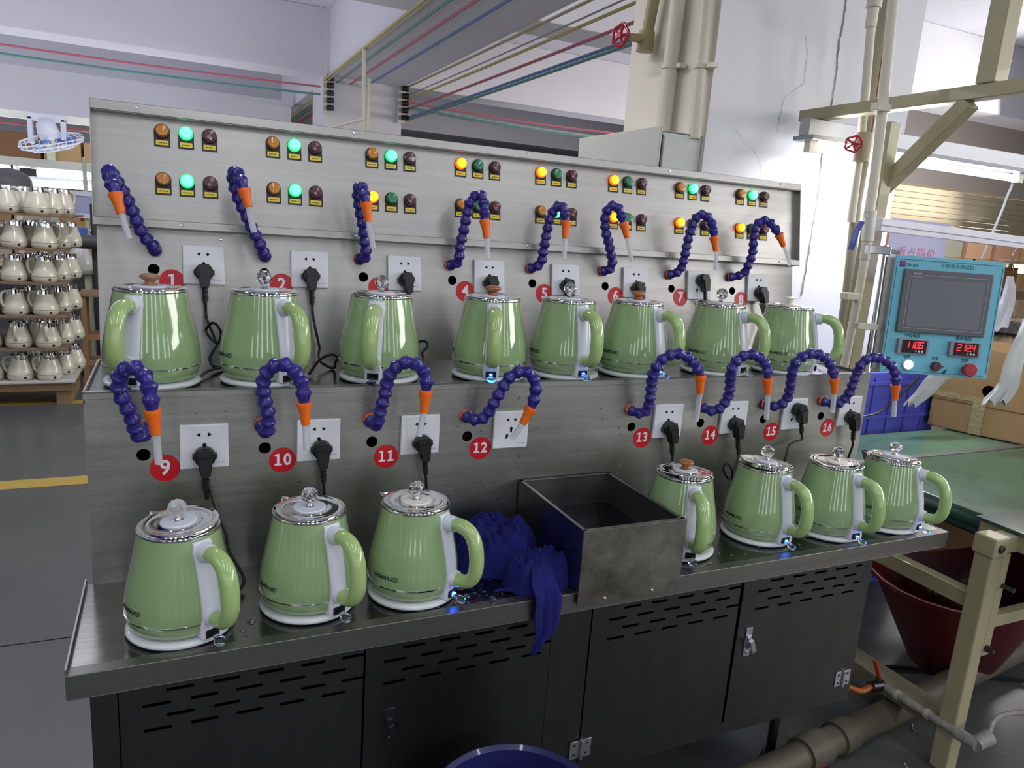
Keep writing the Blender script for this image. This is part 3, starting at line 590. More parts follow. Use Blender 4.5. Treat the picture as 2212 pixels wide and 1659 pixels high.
for n, (x, y, turn, knob, tilt, taz, lit) in KET.items():
    zs = (ZS2 if n <= 8 else ZS1)
    ang = math.atan2(-y, -x) + math.radians(turn)
    M = T(x, y, zs) @ Matrix.Rotation(ang, 4, 'Z')
    # white power base with its cord and plug
    bt = thing('power_base', 'round white power base with black cord, plugged in at red number %s' % NUM[n - 1], 'power base', mw=T(x, y, zs), group='white power bases')
    parts('base_disc', 'base_mesh', BASE, WHITEB, bt)
    for a in (30, 150, 270): parts('rubber_foot', 'foot_mesh', MB().lathe([(.006, 0), (.007, .003)], 10), RUB, bt, T(.07 * math.cos(math.radians(a)), .07 * math.sin(math.radians(a)), 0))
    k = thing('electric_kettle', 'sage green electric kettle with ' + KLAB[n], 'kettle', mw=M, group='sage green kettles under test')
    parts('body', 'body_mesh', MB().lathe(PROF, 72), GREEN, k)
    parts('chrome_band', 'band_mesh', MB().lathe([(.0850, .0395), (.0868, .0398), (.0871, .0412), (.0873, .0428), (.0860, .0432)], 72), CHROME, k)
    parts('rim', 'rim_mesh', MB().lathe([(.0642, .1800), (.0650, .1812), (.0652, .1830), (.0646, .1850), (.0630, .1856), (.0605, .1850), (.0605, .180)], 64), CHROME, k)
    s = parts('handle_mount', 'strip_mesh', STRIP, WHITEP, k); 
    parts('collar', 'collar_a', COLLAR_A, WHITEP, s); parts('collar', 'collar_b', COLLAR_B, WHITEP, s); parts('switch_recess', 'notch_mesh', NOTCH, HOLE, s)
    parts('handle', 'handle_mesh', HANDLE, GREENH, k)
    lv = parts('switch_lever', 'lever_mesh', LEV, LEVON, k)
    if lit: parts('blue_light', 'led_mesh', LEDG, LEDB, lv)
    if 'sp' not in me_cache:
        v, f = spout_mesh(); me = bpy.data.meshes.new('spout'); me.from_pydata(v, [], f); me.materials.append(CHROME); me_cache['sp'] = me
    o = bpy.data.objects.new('spout', me_cache['sp']); C.objects.link(o); o.parent = k; md = o.modifiers.new('s', 'SOLIDIFY'); md.thickness = .001
    LO_ = LOGO
    if not LOGO.materials: LOGO.materials.append(INK)
    o = bpy.data.objects.new('logo', LOGO); C.objects.link(o); o.parent = k; o.matrix_local = Matrix.Rotation(math.radians(-94 + 90), 4, 'Z')
    la = math.radians(taz) - ang
    Lm = T(0, 0, .1855)
    if tilt:
        ax = Matrix.Rotation(la, 4, 'Z'); Lm = T(0, 0, .1855 + .058 * math.sin(math.radians(tilt)) * .8) @ ax @ Matrix.Rotation(math.radians(tilt), 4, 'Y') @ ax.inverted()
    ld = parts('lid', 'lid_mesh', LID, CHROME, k, Lm)
    parts('lid_disc', 'disc_c' if knob in ('crc', 'cream') else 'disc_w', LDISC, CREAMD if knob in ('crc', 'cream') else WHITEP, ld)
    if knob in ('wood', 'woodw'): parts('knob', 'kn_' + knob, KNOBW, WOOD if knob == 'wood' else WOODW, ld)
    elif knob == 'cream': parts('knob', 'kn_cream', KNOBC, CREAMD, ld)
    else:
        me = {'cr': 'a', 'crc': 'a', 'fr': 'b', 'sm': 'c'}[knob]
        if me not in me_cache:
            mm = (CR_SMOOTH if me == 'c' else CR_FINE).copy(); mm.materials.append(FROST if me == 'b' else GLASS)
            if me == 'c': mm.shade_smooth()
            me_cache[me] = mm
        kn = bpy.data.objects.new('knob', me_cache[me]); C.objects.link(kn); kn.parent = ld
        parts('knob_neck', 'neck_mesh', NECK, CHROME, ld)
    KET[n] = KET[n] + (bt,)
# plugs and cords belong to the bases
def plug_mesh():
    m = MB().lathe([(.0185, 0), (.0195, .004), (.0190, .016), (.0165, .0185), (0, .019)], 26, T(0, -.0085, 0) @ RX90)
    m.prism([(-.013, .004), (-.0105, .016), (.0105, .016), (.013, .004), (.0115, -.018), (.008, -.034), (-.008, -.034), (-.0115, -.018)], -.036, -.018)
    m.prism([(-.0115, .002), (.0115, .002), (.0075, -.034), (-.0075, -.034)], -.041, -.034)
    for k in range(5): m.lathe([(.0058, 0), (.0068, .001), (.0068, .003), (.0056, .004)], 12, T(0, -.026, -.039 - .006 * k))
    m.cyl((0, -.026, -.03), (0, -.026, -.068), .0048, n=10)
    for sx in (-1, 1): m.box((sx * .0195 - .002, -.022, -.005), (sx * .0195 + .002, -.010, .005))
    return m
PLUG = plug_mesh()
CORD = {1: [(0, .003, -.10), (.004, .0, -.14)], }
for n in KET:
    bt = KET[n][-1]; x, y = KET[n][:2]; top = n in (7,)
    zs = ZS2 if n <= 8 else ZS1
    dz = .014 if n in (7, 15) else -.017
    lean = {3: 6, 7: 4, 8: 9, 11: 6, 13: 9, 14: 9, 15: 12, 16: 8, 10: 3, 5: 0}.get(n, 1)
    dx = {3: .001, 7: .004, 15: .003, 16: .001, 11: .003, 10: .004}.get(n, 0)
    Mw = sock_M[n] @ T(dx, 0, dz) @ Matrix.Rotation(math.radians(-lean), 4, 'Y')
    Mw2 = T(*(-Vector(bt.matrix_world.translation))) @ Mw if False else Matrix.Translation(-Vector((x, y, zs))) @ Mw
    p = sharedobj('plug', 'plug_mesh', PLUG, BLACK, bt, Mw2)
    e0 = Mw2 @ Vector((0, -.026, -.066)); e1 = Mw2 @ Vector((0, -.026, -.085))
    W = lambda px, py, yy: atY(px, py, yy) - Vector((x, y, zs))
    wallY = (1.735 - y) if n <= 8 else (YR - .012 - y)
    cz = .0035
    if n == 1: mids = [W(447, 690, 1.72), W(462, 725, 1.71), W(470, 745, 1.70), W(478, 720, 1.69), W(462, 697, 1.70), W(445, 712, 1.71), W(458, 735, 1.70), W(470, 742, 1.695), W(460, 760, 1.68), W(453, 775, 1.67), W(462, 792, 1.66), (.14, .12, .006), W(452, 800, 1.62), (.082, .01, .006)]
    elif n == 2: mids = [W(679, 700, 1.72), W(690, 750, 1.71), (.135, .145, .03), W(693, 782, 1.66), (.16, .10, cz), W(725, 782, 1.62), W(730, 772, 1.62), W(715, 766, 1.63), W(690, 778, 1.62), (.095, .03, .006)]
    elif n == 3: mids = [W(888, 690, 1.72), W(895, 735, 1.715), W(918, 737, 1.70), W(924, 748, 1.69), W(912, 762, 1.68), (.13, .09, .02), (.08, .03, .006)]
    elif n == 9: mids = [W(452, 1050, 1.43), W(462, 1085, 1.42), W(474, 1120, 1.41), W(487, 1150, 1.40), W(495, 1190, 1.39), (.11, .10, .015), (.07, .05, .006)]
    elif n == 14: mids = [W(1600, 965, 1.43), W(1588, 1010, 1.42), W(1575, 1035, 1.41), W(1562, 1012, 1.41), W(1572, 1002, 1.41), W(1582, 1022, 1.40), (.02, .12, .02), (.0, .085, .006)]
    elif n == 15: mids = [W(1715, 955, 1.43), W(1700, 975, 1.42), (-.02, .14, .05), (0, .085, .006)]
    else: mids = [(e1.x + .006, wallY, (e1.z + .03) * .55), (e1.x * .7 + .01, wallY - .01, .03), (e1.x * .5, .095, .006), (.01, .083, .006)]
    pth, _ = smoothpath([e0, e1] + [Vector(q) for q in mids], 60)
    MB().tube(pth, .0031, 8).build('cord', BLACK, bt)

# =================================================================== STEEL TANK AND RAGS ON THE LOWER SHELF
tk = thing('steel_tank', 'open stained stainless steel box hanging over the lower shelf edge', 'tank', (.843, 1.30, ZS1))
tl = Vector((.843, 1.30, ZS1))
tx0, tx1, ty0, ty1, tz0, tz1 = .720, .966, 1.148, 1.449, ZS1 + .002, -.571 + H
def tp(mb, name, m=TANKM, **k): o = mb.build(name, m, tk, **k); o.location = -tl; return o
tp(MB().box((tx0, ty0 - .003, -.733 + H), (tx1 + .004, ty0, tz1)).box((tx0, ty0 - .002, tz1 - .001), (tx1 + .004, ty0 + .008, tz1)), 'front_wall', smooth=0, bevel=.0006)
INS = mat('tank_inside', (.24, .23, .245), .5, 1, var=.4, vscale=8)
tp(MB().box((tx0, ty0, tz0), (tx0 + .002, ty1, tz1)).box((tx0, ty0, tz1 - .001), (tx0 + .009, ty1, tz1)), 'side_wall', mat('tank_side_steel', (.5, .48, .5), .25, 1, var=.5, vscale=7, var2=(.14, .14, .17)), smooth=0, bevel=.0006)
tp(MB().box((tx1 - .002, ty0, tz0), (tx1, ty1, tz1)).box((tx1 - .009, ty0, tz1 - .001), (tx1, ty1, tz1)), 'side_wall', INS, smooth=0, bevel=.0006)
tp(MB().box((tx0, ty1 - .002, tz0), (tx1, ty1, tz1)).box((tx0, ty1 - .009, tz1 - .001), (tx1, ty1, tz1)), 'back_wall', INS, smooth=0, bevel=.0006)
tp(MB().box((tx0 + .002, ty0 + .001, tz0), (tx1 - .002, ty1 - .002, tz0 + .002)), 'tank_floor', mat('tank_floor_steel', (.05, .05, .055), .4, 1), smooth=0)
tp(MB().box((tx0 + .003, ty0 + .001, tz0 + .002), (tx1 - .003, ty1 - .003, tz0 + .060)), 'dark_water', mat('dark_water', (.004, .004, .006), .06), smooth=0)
for px, py in ((1306, 1292), (1408, 1275)):
    p = atY(px, py, ty0 - .003); o = SCREWM.build('screw', CHROME, tk); o.matrix_local = Matrix.Translation(p - tl) @ RX90
import mathutils.noise as mn
def rag(name, lab, px_poly_center, sx, sy, sz, seed, parent=None):
    """a heap of cloth: rounded folds with creased valleys laid over a low mound"""
    rnd = random.Random(seed); N = 170; M_ = 70; v = []; f = []
    dirs = [(rnd.uniform(0, math.pi), rnd.uniform(5, 9), rnd.uniform(0, 6), rnd.uniform(.6, 1)) for _ in range(3)] + [(rnd.uniform(0, math.pi), rnd.uniform(12, 17), rnd.uniform(0, 6), .5) for _ in range(5)]
    off = Vector((seed * 3.1, seed * 1.7, 0))
    for i in range(M_ + 1):
        r = i / M_
        for j in range(N):
            a = 2 * math.pi * j / N; R_ = 1 + .16 * mn.noise(Vector((math.cos(a), math.sin(a), seed)) * 1.3) + .05 * math.sin(5 * a + seed)
            x = math.cos(a) * r * R_; y = math.sin(a) * r * R_
            w_ = mn.noise_vector(Vector((x, y, 0)) * 1.5 + off) * .9; x2 = x + w_.x * .5; y2 = y + w_.y * .5
            hgt = (1 - r ** 2.6) ** .75 * (.72 + .35 * mn.noise(Vector((x, y, 2)) * 1.6 + off)) if r < 1 else 0
            fold = sum(am * abs(math.sin(k * (x2 * math.cos(d) + y2 * math.sin(d)) * .5 + ph + w_.z)) for d, k, ph, am in dirs) / 4.4
            z = sz * .92 * math.tanh(1.15 * max(0, hgt * .85 + .80 * (fold - .36) * min(1, (1 - r) * 4))) if r < 1 else 0
            if r < 1: z += sz * .09 * min(1, (1 - r) * 5) * (abs(math.sin(11 * x2 + 6 * y2 + 3 * w_.x)) + abs(math.sin(13 * y2 - 7 * x2 + 4 * w_.y)) - 1.2)
            sw = .06 * math.sin(fold * 5)
            v.append((sx * (x + sw * (1 - r)), sy * (y - sw * (1 - r)), max(0, z)))
    for i in range(M_):
        for j in range(N): f.append((i * N + j, i * N + (j + 1) % N, (i + 1) * N + (j + 1) % N, (i + 1) * N + j))
    me = bpy.data.meshes.new(name); me.from_pydata(v, [], f); return me
pA = Vector((.615, 1.345, ZS1 + .001))
o = link('cleaning_rag', rag('rag', '', None, .105, .095, .120, 2.3), RAG, loc=pA, smooth=1.5)
tag(o, 'crumpled dark blue cloth pile against the riser behind the tank corner', 'rag', 'blue cleaning rags')
bm = bmesh.new(); nx, ny = 26, 90
pB = Vector((.655, 1.205, ZS1 + .001))
r2 = thing('cleaning_rag', 'twisted blue cloth hanging over the front shelf edge', 'rag', pB, 'blue cleaning rags')
link('cloth_bundle', rag('rag', '', None, .075, .052, .085, 6.9), RAG, r2, loc=(0.008, .014, 0), smooth=1.5)
# the tail that drapes over the apron
cl = [Vector((.660, 1.215, ZS1 + .055)), Vector((.652, 1.185, ZS1 + .050)), Vector((.648, 1.160, ZS1 + .028)), Vector((.650, 1.147, ZS1 + .002)), Vector((.650, 1.147, ZS1 - .035)), Vector((.648, 1.150, ZS1 - .070)), Vector((.640, 1.155, ZS1 - .100)), Vector((.632, 1.160, ZS1 - .118))]
path, _ = smoothpath(cl, ny)
vv = []; ff = []
for i, p in enumerate(path):
    t = i / (ny - 1); wd = (.017 + .009 * math.sin(min(1, t * 1.4) * math.pi * .8)) * (1 - max(0, (t - .66) / .34) ** 1.2 * .95) + .002
    for j in range(nx):
        s = j / (nx - 1) * 2 - 1; fold = .0040 * math.sin(s * 3.2 + t * 3 + .6) + .0013 * math.sin(s * 9 - t * 5)
        vv.append(p + Vector((s * wd + .0015 * math.sin(t * 20), -.004 + fold * (1 if t > .3 else .6), (fold if t < .35 else 0) + (.004 * s if t > .8 else 0))) - pB)
for i in range(ny - 1):
    for j in range(nx - 1): ff.append((i * nx + j, i * nx + j + 1, (i + 1) * nx + j + 1, (i + 1) * nx + j))
me = bpy.data.meshes.new('tail'); me.from_pydata(vv, [], ff)
o = link('cloth_tail', me, RAG, r2, smooth=1.5); md = o.modifiers.new('s', 'SOLIDIFY'); md.thickness = .003
MB().tube(smoothpath([(-.02, .0, .002), (-.05, -.006, .004), (-.075, .004, .002), (-.09, .002, .001)], 16)[0], [(.003, .010 * (1 - i / 18) + .001) for i in range(16)], 8).build('cloth_corner', RAG, r2)

# water droplets
def drops(name, fn, cnt, m, lab, cat):
    mb = MB()
    for _ in range(cnt):
        p, r, Mx = fn(); mb.lathe([(r, 0), (r * .8, r * .35), (r * .35, r * .5), (0, r * .52)], 8, Matrix.Translation(p) @ Mx @ Matrix.Diagonal((1, random.uniform(1, 1.4), 1, 1)))
    o = mb.build(name, m, kind='stuff'); tag(o, lab, cat); return o
DROP = mat('water', (.9, .93, .95), .02, trans=1, ior=1.33)
def fr_():
    x = random.choice([random.gauss(.75, .12), random.gauss(.75, .15), random.uniform(0, 1.1)]); z = random.uniform(-.64, -.37) + H
    return Vector((min(1.5, max(-.1, x)), YR - .0002, z)), random.choice([.0014, .0018, .0022, .0030]), RX90
drops('water_droplets', fr_, 230, DROP, 'fine water droplets splashed on the steel riser', 'water droplets')
def fs_():
    x = random.choice([random.gauss(.54, .05), random.uniform(0, .7), random.uniform(1.0, 1.8)]); y = random.uniform(1.165, 1.24) if x > 1 or x < .45 else random.uniform(1.165, 1.30)
    return Vector((x, y, ZS1 + .0005)), random.choice([.002, .003, .004, .0065]), Matrix()
drops('water_droplets', fs_, 120, DROP, 'water droplets and small puddles on the lower steel shelf', 'water droplets')
# --- MORE ---
# =================================================================== RIGHT SIDE: TABLE END, FRAME, PANEL
BELT = mat('green_belt', (.07, .16, .10), .28, coat=.25, var=.3, vscale=6, rvar=.05, bump=.02, bscale=8)
BELTD = mat('dark_green_roll', (.012, .045, .035), .3, coat=.4)
tb = thing('conveyor_table', 'green belt conveyor table on beige steel legs at the bench\'s right end', 'conveyor', (2.05, 1.2, 0)); t0 = Vector((2.05, 1.2, 0))
def tpt(mb, name, m, **k): o = mb.build(name, m, tb, **k); o.location = -t0; return o
ZT = .72
tpt(MB().box((2.075, 1.20, ZT - .012), (4.6, 1.655, ZT)), 'belt', BELT, smooth=0, bevel=.004)
tpt(MB().box((2.10, 1.682, ZT - .012), (4.6, 1.94, ZT)), 'belt', mat('pale_green_belt', (.13, .25, .16), .3, coat=.2, var=.35, vscale=5), smooth=0, bevel=.004)
tpt(MB().cyl((2.095, 1.20, ZT - .036), (2.095, 1.655, ZT - .036), .036, n=28), 'end_roller', BELTD)
tpt(MB().box((2.08, 1.657, ZT - .03), (4.6, 1.680, ZT + .004)), 'divider_bar', mat('dull_bar', (.20, .20, .19), .45, .6), smooth=0, bevel=.002)
tpt(MB().box((2.030, .82, ZT - .004), (4.6, 1.198, ZT + .004)), 'near_plate', mat('wet_green_plate', (.06, .11, .10), .34, coat=.5, var=.5, vscale=14, var2=(.02, .05, .05)), smooth=0, bevel=.001)
tpt(MB().box((2.042, .82, ZT - .055), (2.075, 1.19, ZT - .006)), 'side_rail', KHAKI, smooth=0, bevel=.003)
tpt(MB().box((1.935, 1.075, ZT - .060), (1.995, 1.135, ZT - .006)), 'corner_block', KHAKI, smooth=0, bevel=.004)
tpt(MB().box((1.99, 1.08, ZT - .055), (2.05, 1.125, ZT - .008)), 'cross_rail', KHAKI, smooth=0, bevel=.003)
tpt(MB().lathe([(.011, 0), (.011, .006), (.006, .009)], 12, T(1.960, 1.076, ZT - .034) @ RX90), 'bolt', DARKST)
tpt(MB().box((1.942, 1.080, 0), (1.990, 1.130, ZT - .058)), 'leg', KHAKI, smooth=0, bevel=.004)
tpt(MB().box((1.992, 1.082, .36), (2.025, 1.125, ZT - .058)), 'leg_splice', KHAKI, smooth=0, bevel=.003)
tpt(MB().cyl((2.005, 1.082, .385), (2.005, 1.070, .385), .010, n=6).cyl((2.005, 1.07, .385), (2.005, 1.060, .385), .006, n=8), 'bolt', DARKST)
tpt(MB().cyl((2.015, 1.082, .57), (2.015, 1.050, .57), .007, n=8), 'bolt', DARKST)
tpt(MB().box((2.0, 1.085, .44), (3.2, 1.115, .475)), 'cross_rail', KHAKI, smooth=0, bevel=.003)
tpt(MB().box((1.965, 1.13, .485), (2.005, 1.62, .530)), 'side_rail', KHAKI, smooth=0, bevel=.003)
tpt(MB().box((1.950, 1.13, .10), (2.03, 1.62, .145)), 'foot_rail', mat('dirty_khaki', (.20, .18, .12), .6, var=.4, vscale=12), smooth=0, bevel=.003)
tpt(MB().box((2.02, 1.42, .60), (4.4, 1.47, .655)), 'cross_rail', mat('dark_rail', (.05, .055, .06), .5), smooth=0, bevel=.003)
tpt(MB().box((1.96, 1.60, 0), (2.01, 1.65, .66)), 'leg', KHAKI, smooth=0, bevel=.004)
tpt(MB().box((4.5, 1.10, 0), (4.55, 1.15, .66)).box((4.5, 1.88, 0), (4.55, 1.93, .66)), 'far_legs', KHAKI, smooth=0)
# lower shelf goods
b = tag(MB().box((0, 0, 0), (.42, .36, .22)).build('cardboard_box', CARDD, loc=(2.30, 1.50, .44), rot=(0, 0, -.1), smooth=0, bevel=.003), 'brown cardboard box under the green conveyor table', 'box')
b = tag(MB().box((0, 0, 0), (.03, .34, .20)).build('wooden_board', mat('grey_board', (.30, .26, .18), .8, var=.3), loc=(2.10, 1.72, .36), rot=(.0, -.25, -1.2), smooth=0, bevel=.002), 'pale wooden board leaning behind the cabinet end', 'board')
b = tag(MB().box((0, 0, 0), (.40, .36, .24)).build('cardboard_box', CARDD, loc=(2.22, 1.80, .26), rot=(0, 0, -.25), smooth=0, bevel=.003), 'corrugated box lying behind the beige foot rail', 'box')
tag(MB().cyl((1.85, 2.1, .19), (2.9, 1.75, .19), .035, n=16).build('grey_pipe', mat('grey_tube', (.22, .22, .24), .4, .5)), 'grey tube lying across under the conveyor table', 'pipe')
tag(MB().box((0, 0, 0), (.35, .3, .05)).build('blue_tray', mat('dull_blue', (.03, .04, .16), .5), loc=(2.02, 1.92, .215), smooth=0, bevel=.01), 'dull blue tray behind the cabinet end under the table', 'tray')
# red tub
rt = thing('red_tub', 'big dark red plastic tub standing under the conveyor table', 'tub', (2.50, 1.46, .02)); rt.scale = (.84, .84, .84); rt.rotation_euler = (0, math.radians(-7), 0)
REDP = mat('red_plastic', (.11, .004, .008), .4, coat=.2)
MB().lathe([(0, .0), (.15, 0), (.165, .01), (.30, .33), (.335, .40), (.350, .405), (.352, .42), (.34, .425), (.325, .41), (.155, .02), (0, .018)], 48).build('shell', REDP, rt)
MB().tube([(.35 * math.cos(a / 24 * 2 * math.pi), .35 * math.sin(a / 24 * 2 * math.pi), .424) for a in range(24)], .0025, 6, closed=True).build('rim', mat('rim_highlight_pink', (.6, .35, .38), .4), rt)  # thin pale ring paints the highlight along the tub's edge
# floor pipes under the table
fp = thing('drain_pipe', 'thick grey brown drain pipe lying on the floor with a coupling', 'pipe', (1.8, 1.29, .05)); f0 = Vector((1.8, 1.29, .05))
DP = mat('dim_dirty_pipe', (.11, .095, .07), .55, var=.4, vscale=9)  # dirt mottling on a base darkened for the dimness under the table
o = MB().cyl((.9, 1.16, .048), (3.4, 1.46, .048), .040, n=24).build('pipe', DP, fp); o.location = -f0
o = MB().cyl((1.55, 1.238, .048), (1.64, 1.249, .048), .049, n=24).build('coupling', DP, fp); o.location = -f0
o = MB().cyl((1.70, 1.256, .048), (1.76, 1.263, .048), .048, n=24).build('coupling', DP, fp); o.location = -f0
o = MB().box((.9, 1.150, .0865), (1.55, 1.152, .0875), T(0, 0, 0)).build('red_line', mat('red_print', (.25, .02, .02), .6), fp, smooth=0); o.location = -f0; o.rotation_euler = (0, 0, 0)
wp = thing('water_pipe', 'thin speckled white water pipe with elbow in front of the foot rail', 'pipe', (1.94, 1.2, .16)); w0 = Vector((1.94, 1.2, .16))
PW = mat('dim_dirty_white_pipe', (.33, .31, .29), .5, var=.5, vscale=60)  # white pipe, its base also darkened to match the dim under-table space
a = atX(1905, 1480, 1.935); b_ = atX(2072, 1586, 1.935)
o = MB().cyl(a, b_, .0125, n=16).build('pipe', PW, wp); o.location = -w0
d = (b_ - a).normalized()
o = MB().cyl(b_ - d * .01, b_ + d * .05, .017, n=16).cyl(b_ + d * .045, b_ + d * .045 + Vector((.055, 0, .008)), .019, .021, n=16).build('elbow', PW, wp); o.location = -w0
pth, _ = smoothpath([b_ + d * .045 + Vector((.05, 0, .008)), b_ + d * .03 + Vector((.12, .01, .035)), b_ + Vector((.26, -.02, .02)), b_ + Vector((.5, -.05, -.02))], 20)
o = MB().tube(pth, .007, 8).build('white_tube', PW, wp); o.location = -w0
for q in (.22, .62):
    p = a.lerp(b_, q); o = MB().cyl(p - d * .006, p + d * .006, .0155, n=14).build('wire_tie', PIPEB, wp); o.location = -w0
ov = thing('ball_valve', 'small ball valve with orange lever at the white pipe end', 'valve', a); a0 = a
MB().cyl((0, 0, 0), (-.05, 0, .005), .016, n=12).cyl((-.02, 0, 0), (-.02, 0, .03), .008, n=10).build('valve_body', DARKST, ov)
MB().tube([(-.02, 0, .03), (-.03, .0, .05), (-.04, .01, .085)], [(.004, .009)] * 3, 8).build('lever', mat('orange_lever', (.5, .06, .02), .5), ov)
MB().tube(smoothpath([(-.05, 0, .005), (-.09, .0, .0), (-.13, .01, .015), (-.16, .02, .03)], 12)[0], .009, 10).build('orange_hose', mat('orange_hose', (.38, .10, .015), .45), ov)
tag(MB().tube(smoothpath([(1.5, 1.75, .01), (1.9, 1.62, .012), (2.3, 1.48, .012), (2.8, 1.2, .012)], 24)[0], .008, 6).build('floor_cable', BLACK), 'black cable lying on the floor under the conveyor table', 'cable')
for (x, y, a, l) in ((1.98, 1.02, .3, 'nearest the bottom frame edge'), (1.86, 1.12, 1.2, 'curled between drain pipe and white pipe'), (1.66, 1.10, 2.5, 'beside the drain pipe coupling'), (2.03, 1.24, .8, 'beyond the white pipe')):
    tag(MB().tube([(0, 0, .002), (.02, .004, .002), (.036, .0, .002)], .0014, 5).build('cable_tie_scrap', WHITEP, loc=(x, y, 0), rot=(0, 0, a)), 'white cable tie scrap on the floor, ' + l, 'scrap', 'plastic scraps on the floor')
# blue basin in front of the cabinet
bt_ = thing('blue_basin', 'round dark blue plastic basin on a stool in front of the cabinet', 'basin', (.530, .975, .20))
BP = mat('blue_plastic', (.014, .014, .10), .35, coat=.3)
MB().lathe([(0, 0), (.11, 0), (.118, .006), (.150, .205), (.160, .215), (.162, .222), (.156, .226), (.147, .220), (.112, .012), (0, .008)], 56).build('shell', BP, bt_)
MB().tube([(.105, -.02, .03), (.12, -.035, .12), (.135, -.05, .235)], [(.008, .004)] * 3, 8).build('scraper', BLACK, bt_)
sl = thing('low_stool', 'low dark stool under the blue basin', 'stool', (.530, .975, 0))
MB().box((-.12, -.12, .18), (.12, .12, .198)).build('seat', DARKST, sl, smooth=0, bevel=.004)
for sx in (-1, 1):
    for sy in (-1, 1): MB().box((sx * .10 - .01, sy * .10 - .01, 0), (sx * .10 + .01, sy * .10 + .01, .18)).build('leg', DARKST, sl, smooth=0)

# khaki gantry frame
gf = thing('gantry_frame', 'beige square tube gantry frame with diagonal brace right of the bench', 'frame', (2.26, 1.87, 0)); g0 = Vector((2.26, 1.87, 0))
def gp(mb, name, **k): o = mb.build(name, KHAKI, gf, **k); o.location = -g0; return o
pt = atY(1895, 439, 1.87); px_ = 2.236
gp(MB().box((px_ - .026, 1.845, .733), (px_ + .026, 1.897, 1.86)), 'post', smooth=0, bevel=.003)
zb = 1.905
gp(MB().box((px_ + .005, .70, zb), (px_ + .058, 2.30, zb + .042)), 'top_beam', smooth=0, bevel=.003)
p0 = atX(2085, 232, px_ + .03); p1 = atX(1897, 415, px_ + .03)
d = p1 - p0; Mx = align(p0, d)
gp(MB().box((-.024, -.024, -.02), (.024, .024, d.length), Mx), 'brace', smooth=0, bevel=.003)
p0 = atX(2140, 180, px_ + .03)
gp(MB().box((px_ + .0, p0.y - .03, zb + .042), (px_ + .062, p0.y + .03, 3.75)), 'upper_post', smooth=0, bevel=.003)
gp(MB().box((px_ - .04, 1.83, .7215), (px_ + .04, 1.91, .733)), 'foot_plate', smooth=0)
# tube light hung under the beam end
lf = thing('tube_light', 'long fluorescent tube fixture hanging beside the white column', 'light', (2.9, 2.2, 1.85)); l0 = Vector((2.9, 2.2, 1.85))
A = Vector((2.20, 2.20, 1.845)); B = Vector((3.50, 2.20, 1.828))
def lp(mb, name, m, **k): o = mb.build(name, m, lf, **k); o.location = -l0; return o
lp(MB().box((A.x - .02, 2.175, A.z - .005), (B.x + .03, 2.225, A.z + .055)), 'channel', mat('galvanised', (.42, .43, .46), .5, .6), smooth=0, bevel=.002)
lp(MB().box((A.x - .02, 2.150, A.z - .022), (B.x + .03, 2.250, A.z - .006)), 'reflector', mat('lamp_tray', (.34, .35, .40), .5), smooth=0, bevel=.002)
lp(MB().cyl((A.x + .05, 2.19, A.z - .045), (B.x - .03, 2.19, B.z - .030), .0155, n=16), 'tube', TUBE)
for q in (A.x + .015, B.x - .01): lp(MB().box((q - .018, 2.175, A.z - .065), (q + .018, 2.205, A.z - .02)).cyl((q, 2.19, A.z - .045), (q + .03 * (1 if q < 3 else -1), 2.19, A.z - .045), .014, n=14), 'lamp_holder', PIPEW, smooth=.5)
area('tube_lamp_light', (2.85, 2.16, 1.78), (0, 0, 0), 1.25, .03, 9, (.93, .96, 1))
area('tube_lamp_light', (2.55, 2.16, 1.80), (math.radians(-90), 0, 0), .7, .03, 5, (.93, .96, 1))
# pipes and valves by the post
def pipe(name, lab, pts, r, m, extra=None):
    t = thing(name, lab, 'pipe', pts[0]); q0 = Vector(pts[0])
    o = MB().tube(smoothpath(pts, 12)[0], r, 14).build('pipe_run', m, t); o.location = -q0
    if extra: o2 = extra.build('fitting', m, t); o2.location = -q0
    return t
pa = [atY(1883, 40, 2.05), atY(1866, 241, 2.05), atY(1855, 345, 2.05), atY(1838, 480, 2.05)]
pipe('ivory_pipe', 'ivory water pipe with tee at the top, left of the beige post', pa, .015, PIPEW, MB().cyl(pa[0] + Vector((0, 0, -.03)), pa[0] + Vector((0, 0, .04)), .019, n=16).cyl(pa[0] + Vector((0, 0, .035)), pa[0] + Vector((.002, 0, .12)), .026, n=18).cyl(pa[0] + Vector((0, 0, .08)), pa[0] + Vector((-.30, .05, .10)), .018, n=16))
pb = [atY(1934, 0, 1.90), atY(1915, 120, 1.90), atY(1890, 330, 1.90), atY(1880, 450, 1.90)]
pb = [atY(1931, -20, 1.80), atY(1908, 220, 1.80), atY(1887, 400, 1.80), atY(1876, 470, 1.80)]
t = pipe('ivory_pipe', 'pale ivory pipe clipped to the front of the beige post', pb, .016, PIPEW)
q0 = pb[0]
cj = MB()
for (a_, b2, r) in (((1880, 455), (1874, 520), .020), ((1874, 522), (1868, 560), .017)): cj.cyl(atY(*a_, 1.80), atY(*b2, 1.80), r, n=16)
o = cj.build('clear_coupling', mat('clear_fitting', (.75, .73, .66), .25, trans=.3), t); o.location = -q0
o = MB().tube([atY(1868, 560, 1.80), atY(1850, 660, 1.80), atY(1822, 800, 1.80)], .014, 14).build('lower_run', PIPEW, t); o.location = -q0
for (x, y) in ((1905, 232), (1838, 640)): 
    c = atY(x, y, 1.79); o = MB().box(c - Vector((.03, .012, .012)), c + Vector((.03, .02, .012))).build('clip', PIPEW, t, smooth=0, bevel=.003); o.location = -q0
o = MB().tube([atY(1862, 480, 1.77), atY(1850, 500, 1.77), atY(1838, 540, 1.77)], [(.006, .012)] * 3, 8).build('blue_handle', mat('blue_handle', (.03, .07, .35), .4), t); o.location = -q0
